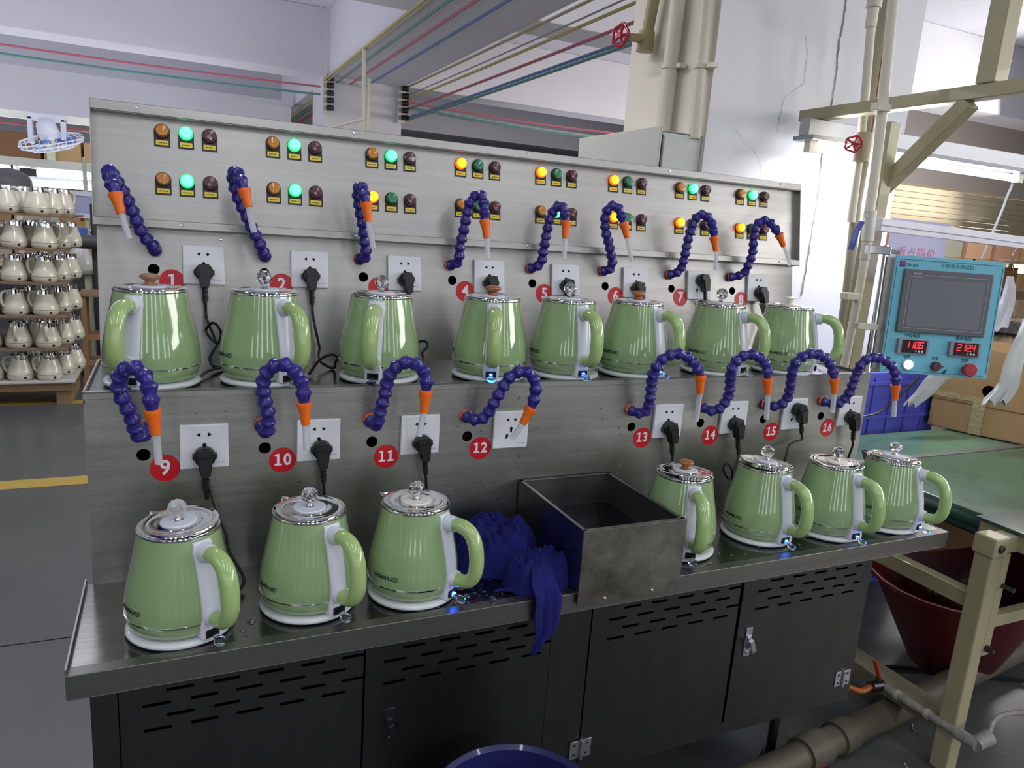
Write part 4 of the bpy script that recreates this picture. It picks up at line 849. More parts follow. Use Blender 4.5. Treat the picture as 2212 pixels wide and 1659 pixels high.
pc = [atY(1918, -10, 2.15), atY(1895, 130, 2.10), atY(1872, 300, 2.05), atY(1862, 345, 2.05)]
t = pipe('brown_pipe', 'brown grey pipe with a red stripe between the ivory pipes', pc, .022, PIPEB); q0 = pc[0]
o = MB().tube([p + Vector((-.004, -.0215, 0)) for p in smoothpath(pc, 10)[0]], .0022, 5).build('red_stripe', mat('red_print', (.25, .02, .02), .6), t); o.location = -q0
o = MB().tube([atY(1870, 330, 2.06), atY(1850, 440, 2.06), atY(1832, 620, 2.06), atY(1805, 800, 2.06)], .019, 14).build('lower_run', PIPEB, t); o.location = -q0
c = atY(1862, 318, 2.02); o = MB().lathe([(.03, -.05), (.032, -.02), (.032, .02), (.03, .05)], 18, Matrix.Translation(c)).cyl(c, c + Vector((-.045, -.01, 0)), .02, .012, n=14).build('valve_body', PIPEB, t); o.location = -q0
def handwheel(c, nrm, r, parent, off):
    M = align(c, nrm); ring = [M @ Vector((r * (1 + .08 * math.cos(5 * a)) * math.cos(a), r * (1 + .08 * math.cos(5 * a)) * math.sin(a), 0)) for a in [2 * math.pi * k / 40 for k in range(40)]]
    m = MB().tube(ring, r * .15, 8, closed=True)
    for k in range(5):
        a = 2 * math.pi * k / 5; m.cyl(M @ Vector((0, 0, 0)), M @ Vector((r * math.cos(a), r * math.sin(a), 0)), r * .13, n=8)
    m.cyl(M @ Vector((0, 0, -.01)), M @ Vector((0, 0, .01)), r * .28, n=12)
    o = m.build('handwheel', mat('valve_red', (.42, .012, .03), .35, coat=.3), parent); o.location = -off; return o
c2 = c + Vector((-.058, -.012, .004)); handwheel(c2, (-.75, -.6, .15), .027, t, q0)
o = MB().cyl(c + Vector((-.03, -.006, 0)), c2, .007, n=10).build('stem', CHROME, t); o.location = -q0
# pipes on the column's side
for nm, lab, a_, b2, r in (('ivory_pipe', 'thick ivory pipe running down the column side', (1466, -10), (1430, 300), .030), ('ivory_pipe', 'slimmer ivory pipe at the column corner', (1528, -10), (1500, 300), .022)):
    x = 1.80; P0 = atX(*a_, x); P1 = atX(*b2, x); ex = MB(); m_ = P0.lerp(P1, .49)
    ex.cyl(m_ + Vector((0, 0, .008)), m_ - Vector((0, 0, .008)), r + .004, n=16).box(m_ - Vector((.0, .06, .008)), m_ + Vector((.03, .0, .008)))
    pipe(nm, lab, [P0, P0.lerp(P1, .5), P1], r, PIPEW, ex)
x = 1.79; P0 = atX(1416, -20, x); P1 = atX(1396, 85, x); P2 = atX(1392, 112, x)
t = pipe('brass_valve', 'khaki drop pipe with red handwheel at the column edge', [P0, P0.lerp(P1, .5), P1], .024, mat('khaki_pipe', (.33, .28, .14), .45)); q0 = P0
o = MB().cyl(P1 + Vector((0, 0, .03)), P2, .033, .035, n=18).cyl(P1, P1 + Vector((-.10, .0, -.005)), .022, .012, n=12).build('valve_body', mat('khaki_pipe', (.33, .28, .14), .45), t); o.location = -q0
handwheel(P1 + Vector((-.125, 0, -.005)), (-1, -.25, 0), .042, t, q0)
t['category'] = 'valve'
# electric box with an open door on the column's side
eb = thing('electric_box', 'pale grey electric box with open door on the column side', 'electric box', (1.75, 2.36, 1.4)); e0 = Vector((1.75, 2.36, 1.4))
GB = mat('box_grey', (.60, .60, .56), .45)
def ep(mb, name, m, **k): o = mb.build(name, m, eb, **k); o.location = -e0; return o
ztop = atY(1440, 282, 2.36).z
ep(MB().box((1.665, 2.36, 1.30), (1.834, 2.40, ztop)).box((1.665, 2.40, 1.30), (1.675, 2.86, ztop)).box((1.665, 2.36, ztop - .01), (1.834, 2.86, ztop)), 'housing', mat('box_lit', (.62, .64, .62), .4), smooth=0, bevel=.004)
ep(MB().box((1.634, 2.372, 1.31), (1.664, 2.85, ztop - .012)), 'inside_shade_slab', HOLE, smooth=0)  # black slab in place of the shade between door and housing
ep(MB().box((1.622, 2.33, 1.30), (1.632, 2.93, ztop + .01)), 'door', GB, smooth=0, bevel=.003)
# --- teal control panel
yaw = math.radians(-24.5)
pc_ = Vector((2.148, 1.487, 0))
pr = ray(2033, 686); sc_ = 2.255 / (ROT[0][2] * pr.x + ROT[1][2] * pr.y + ROT[2][2] * pr.z); pcen = pr * sc_ + Vector((0, 0, H))
PM = Matrix.Translation(pcen) @ Matrix.Rotation(yaw, 4, 'Z') @ Matrix.Rotation(math.radians(-3.5), 4, 'X')
cp_ = thing('control_panel', 'teal control panel with grey touch screen and red digit displays', 'control panel', mw=PM)
MB().box((-.166, 0, -.180), (.172, .004, .180)).build('front_plate', TEAL, cp_, smooth=0, bevel=.0015)
MB().box((-.160, .004, -.176), (.166, .10, .176)).build('steel_case', STEEL, cp_, smooth=0, bevel=.002)
ln = MB()
for a, b in (((-.156, .168), (.158, .168)), ((.166, .160), (.166, -.164)), ((-.160, .160), (-.160, -.164)), ((-.152, -.172), (.158, -.172))):
    ln.box((min(a[0], b[0]) - .0006, -.0012, min(a[1], b[1]) - .0006), (max(a[0], b[0]) + .0006, .0, max(a[1], b[1]) + .0006))
ln.build('printed_border', mat('dark_teal', (.03, .12, .16), .5), cp_, smooth=0)
sn = MB().box((-.137, -.010, -.052), (.137, .001, .140)).build('touch_screen', mat('screen_frame', (.11, .11, .13), .35), cp_, smooth=0, bevel=.003)
MB().box((-.113, -.0108, -.032), (.113, -.0098, .112)).build('display', mat('screen_glass', (.17, .18, .20), .12, coat=.5), sn, smooth=0)
ol = MB()
for a, b in (((-.120, .118), (-.085, .118)), ((-.073, .124), (.122, .124)), ((.122, .124), (.122, -.038)), ((-.120, .118), (-.120, -.038)), ((-.120, -.038), (.122, -.038))):
    ol.box((min(a[0], b[0]) - .0005, -.0108, min(a[1], b[1]) - .0005), (max(a[0], b[0]) + .0005, -.0099, max(a[1], b[1]) + .0005))
ol.prism([(-.0855, .1175), (-.0845, .1185), (-.0725, .1245), (-.0735, .1235)], -.0108, -.0099)
ol.build('screen_outline', mat('screen_line', (.45, .46, .50), .5), sn, smooth=0)
put_text(sn, 'MCGS', .009, -.098, .127, -.0105, mat('screen_line', (.45, .46, .50), .5), .0002, 'maker_lettering', 1.1)
TXT = mat('panel_print', (.03, .09, .11), .5)
put_text(cp_, '干烧煮水测试机', .0145, .026, .156, -.0006, mat('faint_print', (.05, .20, .25), .5), 0, 'title_lettering', 1.06)
put_text(cp_, 'TRUST', .0125, -.113, .1515, -.0006, TXT, .0001, 'maker_lettering')
lg = MB().box((-.152, -.0009, .145), (-.134, 0, .164)).build('logo_square', mat('logo_blue', (.03, .05, .30), .5), cp_, smooth=0)
MB().prism([(-.150, .164), (-.134, .164), (-.134, .148)], -.0013, -.0008).prism([(-.152, .154), (-.147, .150), (-.143, .156)], -.0013, -.0008).build('logo_red', mat('logo_red', (.55, .03, .04), .5), lg, smooth=0)
put_text(cp_, '干烧电压', .0125, -.080, -.0625, -.0006, TXT, .0003)
put_text(cp_, '煮水电压', .0125, .080, -.0605, -.0006, TXT, .0003)
put_text(cp_, '电源', .0108, -.088, -.1275, -.0006, TXT, .0003)
put_text(cp_, '报警', .0108, .002, -.1275, -.0006, TXT, .0003)
put_text(cp_, '急停', .0108, .094, -.1275, -.0006, TXT, .0003)
SEGS = {'0': 'abcdef', '1': 'bc', '2': 'abged', '3': 'abgcd', '4': 'fgbc', '5': 'afgcd', '6': 'afgedc', '7': 'abc', '8': 'abcdefg', '9': 'abcdfg'}
def digit(m, ch, x, z, y, w=.0095, h=.018, t=.0024):
    L = {'a': (0, h, w, h), 'g': (0, h / 2, w, h / 2), 'd': (0, 0, w, 0), 'f': (0, h / 2, 0, h), 'e': (0, 0, 0, h / 2), 'b': (w, h / 2, w, h), 'c': (w, 0, w, h / 2)}
    for s in SEGS[ch]:
        x0, z0, x1, z1 = L[s]; sh = lambda zz: (zz / h) * .002
        m.prism([(x + x0 + sh(z0) - t / 2, z + z0 - t / 2), (x + x1 + sh(z0) + t / 2, z + z0 - t / 2), (x + x1 + sh(z1) + t / 2, z + z1 + t / 2), (x + x0 + sh(z1) - t / 2, z + z1 + t / 2)], y - .0003, y)
LEDR = mat('red_digits', (.5, .02, .02), .5, emit=(1, .02, .03), es=2.2)
for cx_, cz_, s, dp in ((-.078, -.0945, '1186', 2), (.083, -.0925, '2124', 2)):
    mt = MB().box((cx_ - .048, -.012, cz_ - .0225), (cx_ + .048, .001, cz_ + .0225)).build('voltage_meter', mat('meter_frame', (.26, .24, .29), .4), cp_, smooth=0, bevel=.002)
    MB().box((cx_ - .036, -.0128, cz_ - .0195), (cx_ + .040, -.0118, cz_ + .0195)).build('dark_window', mat('meter_black', (.02, .005, .008), .15, coat=.5), mt, smooth=0)
    dm = MB()
    for k, ch in enumerate(s): digit(dm, ch, cx_ - .026 + k * .0145, cz_ - .004, -.0128)
    dm.box((cx_ - .026 + 2.83 * .0145, -.0131, cz_ - .006), (cx_ - .026 + 2.83 * .0145 + .003, -.0128, cz_ - .003))
    dm.build('digits', LEDR, mt, smooth=0)
    for k, cc in enumerate((mat('orange_key', (.5, .2, .08), .5), WHITEP, WHITEP)): disc_y(.0032, -.0128, -.0138, 12, cx_ + .008 + k * .010, cz_ - .0135).build('key', cc, mt, smooth=0)
MB().lathe([(.0165, 0), (.0165, .006), (.0145, .008)], 28, T(-.0835, 0, -.1515) @ RX90).build('power_lamp_ring', WHITEP, cp_)
MB().lathe([(.0140, .006), (.0130, .013), (0, .014)], 28, T(-.0835, 0, -.1515) @ RX90).build('power_lamp', led('white_lamp_lit', (.8, .85, 1), (.75, .82, 1), 3.5), cp_)
MB().lathe([(.0150, 0), (.0150, .010), (.0135, .013), (0, .0135)], 28, T(.004, 0, -.1515) @ RX90).build('alarm_buzzer', BUZ, cp_)
MB().lathe([(.012, 0), (.012, .014), (.020, .018), (.021, .028), (.018, .031), (0, .0315)], 28, T(.100, 0, -.1535) @ RX90).build('emergency_stop', mat('estop_red', (.38, .03, .04), .4), cp_)
MB().prism([(.030, -.166), (.038, -.162), (.044, -.158), (.041, -.166), (.036, -.175), (.029, -.173)], -.0012, 0).prism([(.022, -.153), (.030, -.149), (.032, -.152), (.026, -.155)], -.0012, 0).build('paint_chip', mat('chip_dark', (.03, .05, .06), .6), cp_, smooth=0)
MB().cyl((-.175, .05, -.20), (-.175, .05, .21), .008, n=12).build('mount_rod', CHROME, cp_)
MB().box((-.235, .035, .180), (-.165, .065, .205)).cyl((-.165, .05, .192), (-.130, .05, .190), .007, n=10).build('clamp', CHROME, cp_, smooth=0, bevel=.002)
MB().box((-.235, .035, -.055), (-.170, .065, -.035)).build('clamp', PIPEW, cp_, smooth=0, bevel=.002)
# aluminium rail and the paper sign
ar = tag(MB().box((0, -.012, -.022), (2.0, .012, .022)).box((0, -.016, -.003), (2.0, -.011, .001)).build('aluminium_rail', mat('anodised_rail', (.56, .56, .63), .45, .3), mw=Matrix.Translation(atY(1898, 485, 1.80)) @ Matrix.Rotation(math.radians(1.2), 4, 'Y'), smooth=0, bevel=.002), 'grey aluminium rail above the teal control panel', 'rail')
sg = thing('paper_sign', 'lavender paper sign with four red Chinese characters under the rail', 'sign', atY(1983, 526, 1.79))
MB().box((-.150, 0, -.13), (.150, .001, .078)).build('sheet', mat('sign_paper', (.55, .52, .74), .8), sg, smooth=0)
put_text(sg, '重点岗位', .048, .0, -.040, -.001, mat('sign_red', (.66, .25, .36), .7), 0, 'characters', 1.12)
# hanging wire hooks and grey cloths
def cloth(lab, pts, wd, seed, m):
    P, _ = smoothpath(pts, 30); v = []; f = []; k = 18; rnd = random.Random(seed); ph = rnd.uniform(0, 6)
    c0 = Vector(pts[0])
    for i, p in enumerate(P):
        t = i / 29; W_ = wd[0] + (wd[1] - wd[0]) * t
        for j in range(k):
            a = 2 * math.pi * j / k; rr = W_ * (1 + .28 * math.sin(3 * a + ph + t * 3) + .14 * math.sin(7 * a - t * 4))
            v.append(p - c0 + Vector((rr * math.cos(a), rr * .35 * math.sin(a), .015 * math.sin(5 * a + ph) * t)))
    for i in range(29):
        for j in range(k): f.append((i * k + j, i * k + (j + 1) % k, (i + 1) * k + (j + 1) % k, (i + 1) * k + j))
    me = bpy.data.meshes.new('cloth'); me.from_pydata(v, [], f)
    o = link('grey_cloth', me, m, loc=c0, smooth=1.2); tag(o, lab, 'cloth'); return o
GCL = mat('grey_cloth', (.40, .40, .46), .85, bump=.2, bscale=60); GCL2 = mat('pale_grey_cloth', (.50, .52, .52), .7, bump=.2, bscale=40)
cloth('grey cloth bunch hanging from a wire hook right of the teal panel', [atY(2183, 597, 2.2), atY(2180, 630, 2.2), atY(2165, 670, 2.2), atY(2148, 710, 2.2)], (.02, .075), 3, GCL)
cloth('pale grey cloth strip below the teal panel\'s left corner', [atY(2035, 805, 1.9), atY(2005, 840, 1.9), atY(1968, 872, 1.9)], (.06, .03), 5, GCL2)
cloth('pale grey cloth drooping at the photo\'s right edge in front of the carton', [atY(2225, 690, 1.7), atY(2195, 770, 1.7), atY(2178, 830, 1.7), atY(2150, 868, 1.7)], (.035, .055), 9, GCL2)
hk = tag(MB().tube(smoothpath([atY(2196, 510, 2.15), atY(2202, 520, 2.15), atY(2197, 535, 2.15), atY(2188, 548, 2.15), atY(2187, 560, 2.15), atY(2190, 590, 2.15)], 24)[0], .0022, 6).tube([atY(2160, 562, 2.15), atY(2190, 563, 2.15), atY(2240, 568, 2.15)], .0016, 6).build('wire_hook', CHROME), 'bent wire hook hanging from the aluminium rail', 'hook')
tag(MB().tube(smoothpath([atY(2188, 392, 2.21), atY(2184, 405, 2.22), atY(2175, 425, 2.24), atY(2162, 460, 2.26), atY(2120, 560, 2.3)], 20)[0], .006, 6).build('hanging_wire', mat('grey_wire', (.25, .26, .27), .5)), 'grey wire dangling below the tube light', 'wire')
tag(MB().tube(smoothpath([atY(1840, 905, 1.78), atY(1900, 890, 1.9), atY(1940, 858, 1.9), atY(1985, 815, 1.9)], 20)[0], .005, 6).build('panel_cable', BLACK), 'thin dark cable curving below the teal control panel', 'cable')
# cartons, crate and stack behind the table
def carton(lab, loc, size, rz, m=CARD, flaps=True, hole=None):
    t = thing('cardboard_carton', lab, 'box', loc); t.rotation_euler = (0, 0, rz); x, y, z = size
    sd = MB().box((0, 0, 0), (x, .004, z)) if not hole else None
    if hole:
        panel_with_holes('side', m, t, 0, x, 0, z, 0, .004, [circ(hole[0], hole[1], hole[2])])
    else: sd.build('side', m, t, smooth=0)
    for a, b in (((0, y - .004, 0), (x, y, z)), ((0, .004, 0), (.004, y - .004, z)), ((x - .004, .004, 0), (x, y - .004, z)), ((0, 0, 0), (x, y, .004))): MB().box(a, b).build('side', m, t, smooth=0)
    MB().box((.004, .004, z * .80), (x - .004, y - .004, z * .81)).build('hole_shade_sheet', CARDD, t, smooth=0)  # full sheet added inside so the carton looks dark through its hole
    MB().box((-.001, -.0016, z * .34), (x, -.0002, z * .352)).build('fold_line', CARDD, t, smooth=0)
    MB().box((.150, -.0022, 0), (.195, -.0004, z * .42)).box((.0, -.0020, z * .38), (.20, -.0004, z * .44)).build('clear_tape', mat('tape', (.50, .38, .22), .15, coat=.6, bump=.6, bscale=50), t, smooth=0)
    return t
c = carton('big brown cardboard carton with a round hand hole behind the green belt', atZ(2003, 917, .725) + Vector((0, .0, 0)), (.62, .42, .35), math.radians(-69), hole=(.195, .185, .024))
cr = thing('blue_crate', 'blue plastic crate behind the table, left of the carton', 'crate', (2.42, 2.02, 0)); CRB = mat('crate_blue', (.10, .11, .58), .45)
MB().box((0, 0, 0), (.56, .012, .95)).build('side', CRB, cr, smooth=0)
MB().box((0, .012, 0), (.012, .28, .95)).build('side', CRB, cr, smooth=0); MB().box((.548, .012, 0), (.56, .28, .95)).build('side', CRB, cr, smooth=0)
for k in range(5): MB().box((.05 + k * .105, -.006, .02), (.056 + k * .105, 0, .93)).build('rib', CRB, cr, smooth=0)
for z in (.30, .55, .76, .90): MB().box((0, -.010, z), (.56, 0, z + .014)).build('rib', CRB, cr, smooth=0)
def sack(lab, px, py, y, sx, sy, sz, m, seed):
    me = rag('sack', '', None, sx, sy, sz, seed); o = link('sack', me, m, loc=atY(px, py, y), smooth=1.2); tag(o, lab, 'sack', 'sacks piled behind the carton'); return o
SKD = mat('dark_sack', (.06, .055, .055), .8); SKB = mat('tan_sack', (.30, .22, .15), .85)
for i, (px, py, m, l) in enumerate([(2170, 800, SKD, 'black sack at the bottom of the pile'), (2215, 790, SKB, 'tan sack at the bottom right of the pile'), (2160, 745, SKB, 'brown sack in the middle of the pile'), (2210, 745, SKB, 'tan sack right of the brown one in the pile'), (2175, 715, SKD, 'black sack on top of the pile'), (2215, 712, SKB, 'brown sack at the top right of the pile')]):
    sack(l + ' behind the carton', px, py, 3.0, .20, .16, .09, m, 11 + i * 3.3)
# warm far right background: slatted partition, bright windows and shelving
sp = thing('slatted_screen', 'cream slatted roller screen far behind the rail', 'screen', atY(2080, 430, 6.0)); s0 = sp.location.copy()
c0 = atY(1952, 398, 6.0); c1 = atY(2212, 470, 6.0)
for k in range(9):
    z = c0.z - .04 - k * .065
    if z < c1.z - .30: break
    o = MB().box((c0.x - .3, 5.98, z - .0305), (c0.x + 6, 6.01, z + .0305)).build('slat', mat('cream_slat', (.62, .53, .36), .6), sp, smooth=0, bevel=.004); o.location = -s0
WINM = mat('window_daylight', (1, 1, 1), .5, emit=(1, .99, .95), es=3.0)
wn = MB(); wi = 1
def far_window(px0, py0, px1, py1, y, n):
    a = atY(px0, py0, y); b = atY(px1, py1, y); t = bpy.data.objects.new('window_%d' % n, None); C.objects.link(t); t.location = a; t['kind'] = 'structure'
    w_ = b.x - a.x; h_ = a.z - b.z
    MB().box((-.05, .0, -h_ - .05), (w_ + .05, .04, -h_)).box((-.05, 0, 0), (w_ + .05, .04, .05)).box((-.05, 0, -h_), (0, .04, 0)).box((w_, 0, -h_), (w_ + .05, .04, 0)).build('window_frame', mat('warm_frame', (.5, .42, .32), .6), t, smooth=0)
    for i in range(3):
        for j in range(2): MB().box((i * w_ / 3 + .02, .01, -h_ + j * h_ / 2 + .02), ((i + 1) * w_ / 3 - .02, .03, -h_ + (j + 1) * h_ / 2 - .02)).build('pane', WINM, t, smooth=0)
far_window(2078, 464, 2178, 505, 8.5, 1); far_window(2070, 508, 2172, 552, 8.5, 2); far_window(2190, 560, 2260, 600, 8.5, 3)
zsp = atY(2080, 412, 8.6).z
struct(MB().box((7.2, 8.6, 0), (16, 8.75, zsp)), 'wall_partition', mat('tan_partition', (.66, .54, .38), .8, var=.2, vscale=1.0), smooth=0)
struct(MB().box((7.2, 8.6, zsp), (16, 8.75, 3.75)), 'wall_upper_right', mat('lavender_partition', (.50, .47, .50), .8, var=.1, vscale=1.0), smooth=0)
for i, (px, py, col) in enumerate([(2090, 560, (.45, .33, .2)), (2130, 540, (.36, .36, .33)), (2000, 470, (.55, .35, .25)), (2050, 478, (.5, .3, .22)), (2140, 590, (.45, .3, .18))]):
    p = atY(px, py, 7.8); tag(MB().box((-.30, -.2, 0), (.30, .2, .34)).build('storage_box', mat('store_%d' % i, col, .8), loc=(10.1 + .72 * i, 7.8, 1.451), smooth=0, bevel=.01), ['tan carton just right of the paper sign, far behind', 'grey casing far behind the rail, among cartons', 'reddish carton in the middle of the far top board', 'brown carton far behind, right of the reddish one', 'orange brown carton at the far top board\'s right end'][i], 'box')
SX = 11.0
sh = thing('far_shelf', 'long shelf of stacked cartons far behind the rail', 'shelf', (SX, 7.8, 0))
for z in (.55, 1.02, 1.45):
    MB().box((-1.6, -.3, z - .03), (2.2, .35, z)).build('board', PIPEB, sh, smooth=0)
for x in (-1.5, .3, 2.1): MB().box((x - .03, -.3, 0), (x + .03, -.24, 1.45)).build('upright', PIPEB, sh, smooth=0)
random.seed(21)
for z, nm in ((.55, 'lower'), (1.02, 'upper')):
    x = -1.4; q = 0
    while x < 1.8:
        wd = random.uniform(.4, .6); hh = random.uniform(.22, .38)
        tag(MB().box((0, -.2, 0), (wd, .2, hh)).build('storage_box', random.choice([CARD, CARDD, mat('pale_carton', (.55, .45, .33), .8)]), loc=(SX + x, 7.8, z + .001), smooth=0, bevel=.01), 'carton far behind the hooks, %s from the left on the %s board' % (CHI[q], nm), 'box', 'cartons on the far right shelf'); x += wd + .05; q += 1

# =================================================================== CEILING CABLES
def cable(name, lab, p0, p1, r, m, sag=0, grp=None):
    p0 = Vector(p0); p1 = Vector(p1); pts = [p0.lerp(p1, k / 14) - Vector((0, 0, sag * 4 * (k / 14) * (1 - k / 14))) for k in range(15)]
    o = MB().tube([p - p0 for p in pts], r, 7).build(name, m, loc=p0); tag(o, lab, 'cable'); 
    if grp: o['group'] = grp
    return o
CY = {'yellow': (.50, .43, .15), 'green': (.10, .27, .22), 'red': (.48, .14, .17), 'blue': (.12, .20, .42), 'grey': (.33, .34, .37), 'olive': (.40, .36, .20)}  # cable colours paled, with the hall's haze mixed in
def cm(c): return mat('cable_' + c, CY[c], .5)
# along the aisle beam (direction Y): given a far pixel and a height
def ycable(px, py, z, y0, y1, c, lab, r=.011, sag=0):
    p = atZ(px, py, z); return cable('ceiling_cable', lab, (p.x, y0, z), (p.x, y1, z), r, cm(c), sag, 'coloured ceiling cables')
zc = 2.94
for px, py, c, l in [(722, 155, 'yellow', 'yellow cable along the ceiling beam\'s left edge'), (728, 158, 'olive', 'olive cable beside the yellow one on the beam'), (722, 182, 'green', 'green cable stretched below the aisle beam'), (722, 205, 'red', 'red cable stretched below the aisle beam'), (724, 226, 'blue', 'blue cable stretched below the aisle beam')]:
    ycable(px, py, zc, 1.5, 9.2, c, l)
for px, py, c, l in [(640, 245, 'olive', 'thick olive cable on the beam beyond the column'), (655, 245, 'green', 'green cable on the beam beyond the column'), (668, 250, 'red', 'red cable on the beam beyond the column')]:
    ycable(px, py, zc, 9.4, 19, c, l, r=.02)
for px, py, c, l in [(880, 188, 'olive', 'topmost olive cable right of the far column'), (880, 206, 'grey', 'thin grey cable second in the right bundle'), (880, 215, 'yellow', 'yellow cable third in the right bundle'), (880, 236, 'red', 'red cable in the right bundle above the column'), (880, 254, 'blue', 'blue cable low in the right bundle'), (880, 259, 'green', 'green cable lowest in the right bundle')]:
    z = atY(px, py, 9.2).z; p = atY(px, py, 9.2); cable('ceiling_cable', l, (p.x, 1.0, z), (p.x, 9.2, z), .012 if c != 'grey' else .007, cm(c), .02, 'coloured ceiling cables')
for px, py, c, l in [(0, 95, 'red', 'faint red cable across the left ceiling bay'), (0, 115, 'green', 'green cable across the left ceiling bay')]:
    y = 9.15; a = atY(px - 80, py - 12, y); b = atY(692, {95: 187, 115: 204}[py], y); cable('ceiling_cable', l, a, b, .012, cm(c), .02, 'coloured ceiling cables')
for a_, b2, c, l in [((880, 220), (1350, 290), 'red', 'faint red cable crossing to the column at the right'), ((880, 228), (1345, 301), 'grey', 'grey cable crossing to the column at the right'), ((880, 233), (1345, 304), 'green', 'dark green sagging cable crossing to the right column')]:
    cable('ceiling_cable', l, atY(*a_, 9.15), atY(*b2, 9.15), .013, cm(c), .03, 'coloured ceiling cables')
# insulator rack on the far column
for (cxp, y0p, y1p, l) in ((706, 165, 245, 'cable rack with black insulators on the far column\'s left corner'), (868, 188, 266, 'cable rack with hooks on the far column\'s right corner')):
    a = atY(cxp, y0p, 9.2); b = atY(cxp, y1p, 9.2); t = thing('cable_rack', l, 'cable rack', a)
    MB().box((-.04, -.02, b.z - a.z), (.04, .02, 0)).build('rail', PIPEW, t, smooth=0)
    for k in range(5): MB().cyl((.0, -.05, (b.z - a.z) * (k + .3) / 5), (.06, -.09, (b.z - a.z) * (k + .3) / 5), .032, n=10).build('insulator', BLACK, t)
hg = thing('pipe_hanger', 'slim ivory hanger frame under the aisle beam', 'hanger', atY(786, 105, 7.2)); h0 = hg.location.copy()
for a_, b2 in (((786, 105), (786, 282)), ((786, 105), (815, 88)), ((712, 275), (786, 256)), ((797, 170), (793, 282))):
    o = MB().tube([atY(*a_, 7.2), atY(*b2, 7.2)], .018, 6).build('bar', PIPEW, hg); o.location = -h0

# =================================================================== LEFT BACKGROUND
# cart of cream kettles
CRM = mat('cream_kettle', (.60, .57, .47), .25, coat=.7)
KB = MB().lathe([(0, 0), (.066, 0), (.074, .008), (.0785, .025), (.0785, .045), (.073, .070), (.064, .095), (.056, .120), (.0505, .142)], 32)
KC = MB().lathe([(.0505, .142), (.0495, .150), (.0485, .172), (.0505, .174), (.0480, .174), (.0470, .150)], 32)
KL = MB().lathe([(.0775, .0385), (.0793, .0392), (.0793, .0402), (.0775, .041)], 32)
KHP, _ = smoothpath([(.048, 0, .158), (.066, 0, .160), (.088, 0, .145), (.094, 0, .115), (.088, 0, .080), (.074, 0, .058)], 16)
KH = MB().tube(KHP, [(.009, .010)] * 16, 10)
KN = MB().lathe([(.009, 0), (.009, .002), (0, .003)], 12, T(0, 0, 0))
cart = thing('kettle_cart', 'wooden pallet rack of cardboard tiers carrying cream kettles', 'rack', (-.95, 6.1, 0)); ct0 = Vector((-.95, 6.1, 0))
YCF = 5.75; XRt = -.655
BRD = mat('tier_board', (.20, .13, .09), .8, var=.2)
tz = [.17 + .2235 * k for k in range(6)]
random.seed(4)
for k, z in enumerate(tz):
    e = [.02, -.015, -.01, .0, .0, .055][k]
    o = MB().box((-2.0, YCF - .02, z - .012), (XRt + e, YCF + .72, z)).build('tier_board', BRD if k else mat('pallet_sheet', (.45, .43, .42), .7), cart, smooth=0); o.location = -ct0
for a, b in (((-2.0, YCF, .10), (XRt, YCF + .10, .155)), ((-2.0, YCF + .35, .10), (XRt, YCF + .45, .155)), ((-2.0, YCF + .6, .10), (XRt, YCF + .7, .155))):
    o = MB().box(a, b).build('pallet_plank', mat('pallet_wood', (.30, .20, .11), .8, var=.3), cart, smooth=0); o.location = -ct0
for x in (-1.95, -1.35, XRt - .10):
    o = MB().box((x, YCF + .02, 0), (x + .09, YCF + .70, .10)).build('pallet_block', MATS['pallet_wood'], cart, smooth=0); o.location = -ct0
CKL = ['bottom', 'second', 'third', 'fourth', 'fifth', 'top']
rots = {0: 200, 1: -85, 2: 200, 3: 190, 4: 215, 5: 10}
for k, z in enumerate(tz):
    for r in range(3):
        for c in range(3 if r == 0 else 2):
            if r == 1 and c == 1 and k == 0: pass
            xx = -.790 - c * .172 + (.0, .062, .108)[r] + (-.004, .0, -.004, .0, .012, -.02)[k]; yy = YCF + .085 + r * .185
            t = thing('cream_kettle', 'cream kettle on the rack\'s %s tier, %s row, %s' % (CKL[k], ('front', 'middle', 'rear')[r], ('rightmost', 'second from right', 'third from right')[c]), 'kettle', (xx, yy, z), 'cream kettles on the rack')
            rz = rots[k] + random.uniform(-25, 25) + (35 if c == 0 and k in (4, 5) else 0)
            if k == 1: rz = -88 - c * 3
            if k == 5 and c == 1: rz = -12
            if k == 4 and c == 0 and r == 0: rz = 12
            t.rotation_euler = (0, 0, math.radians(rz))
            parts('body', 'ck_body', KB, CRM, t); parts('collar', 'ck_collar', KC, CHROME, t); parts('seam', 'ck_seam', KL, DARKST, t); parts('handle', 'ck_handle', KH, CRM, t)
            a = math.radians(-rz - 60); parts('base_knob', 'ck_knob', KN, BLACK, t, T(.0765 * math.cos(a), .0765 * math.sin(a), .022) @ Matrix.Rotation(a, 4, 'Z') @ Matrix.Rotation(math.pi / 2, 4, 'Y'))
tag(MB().lathe([(.17, 0), (.165, .05), (.13, .10), (.07, .13), (0, .14)], 24).build('dark_cap', mat('grey_cap', (.09, .09, .10), .5), loc=atY(17, 402, 7.0)), 'dark grey domed cap just above the cream kettles', 'cap')
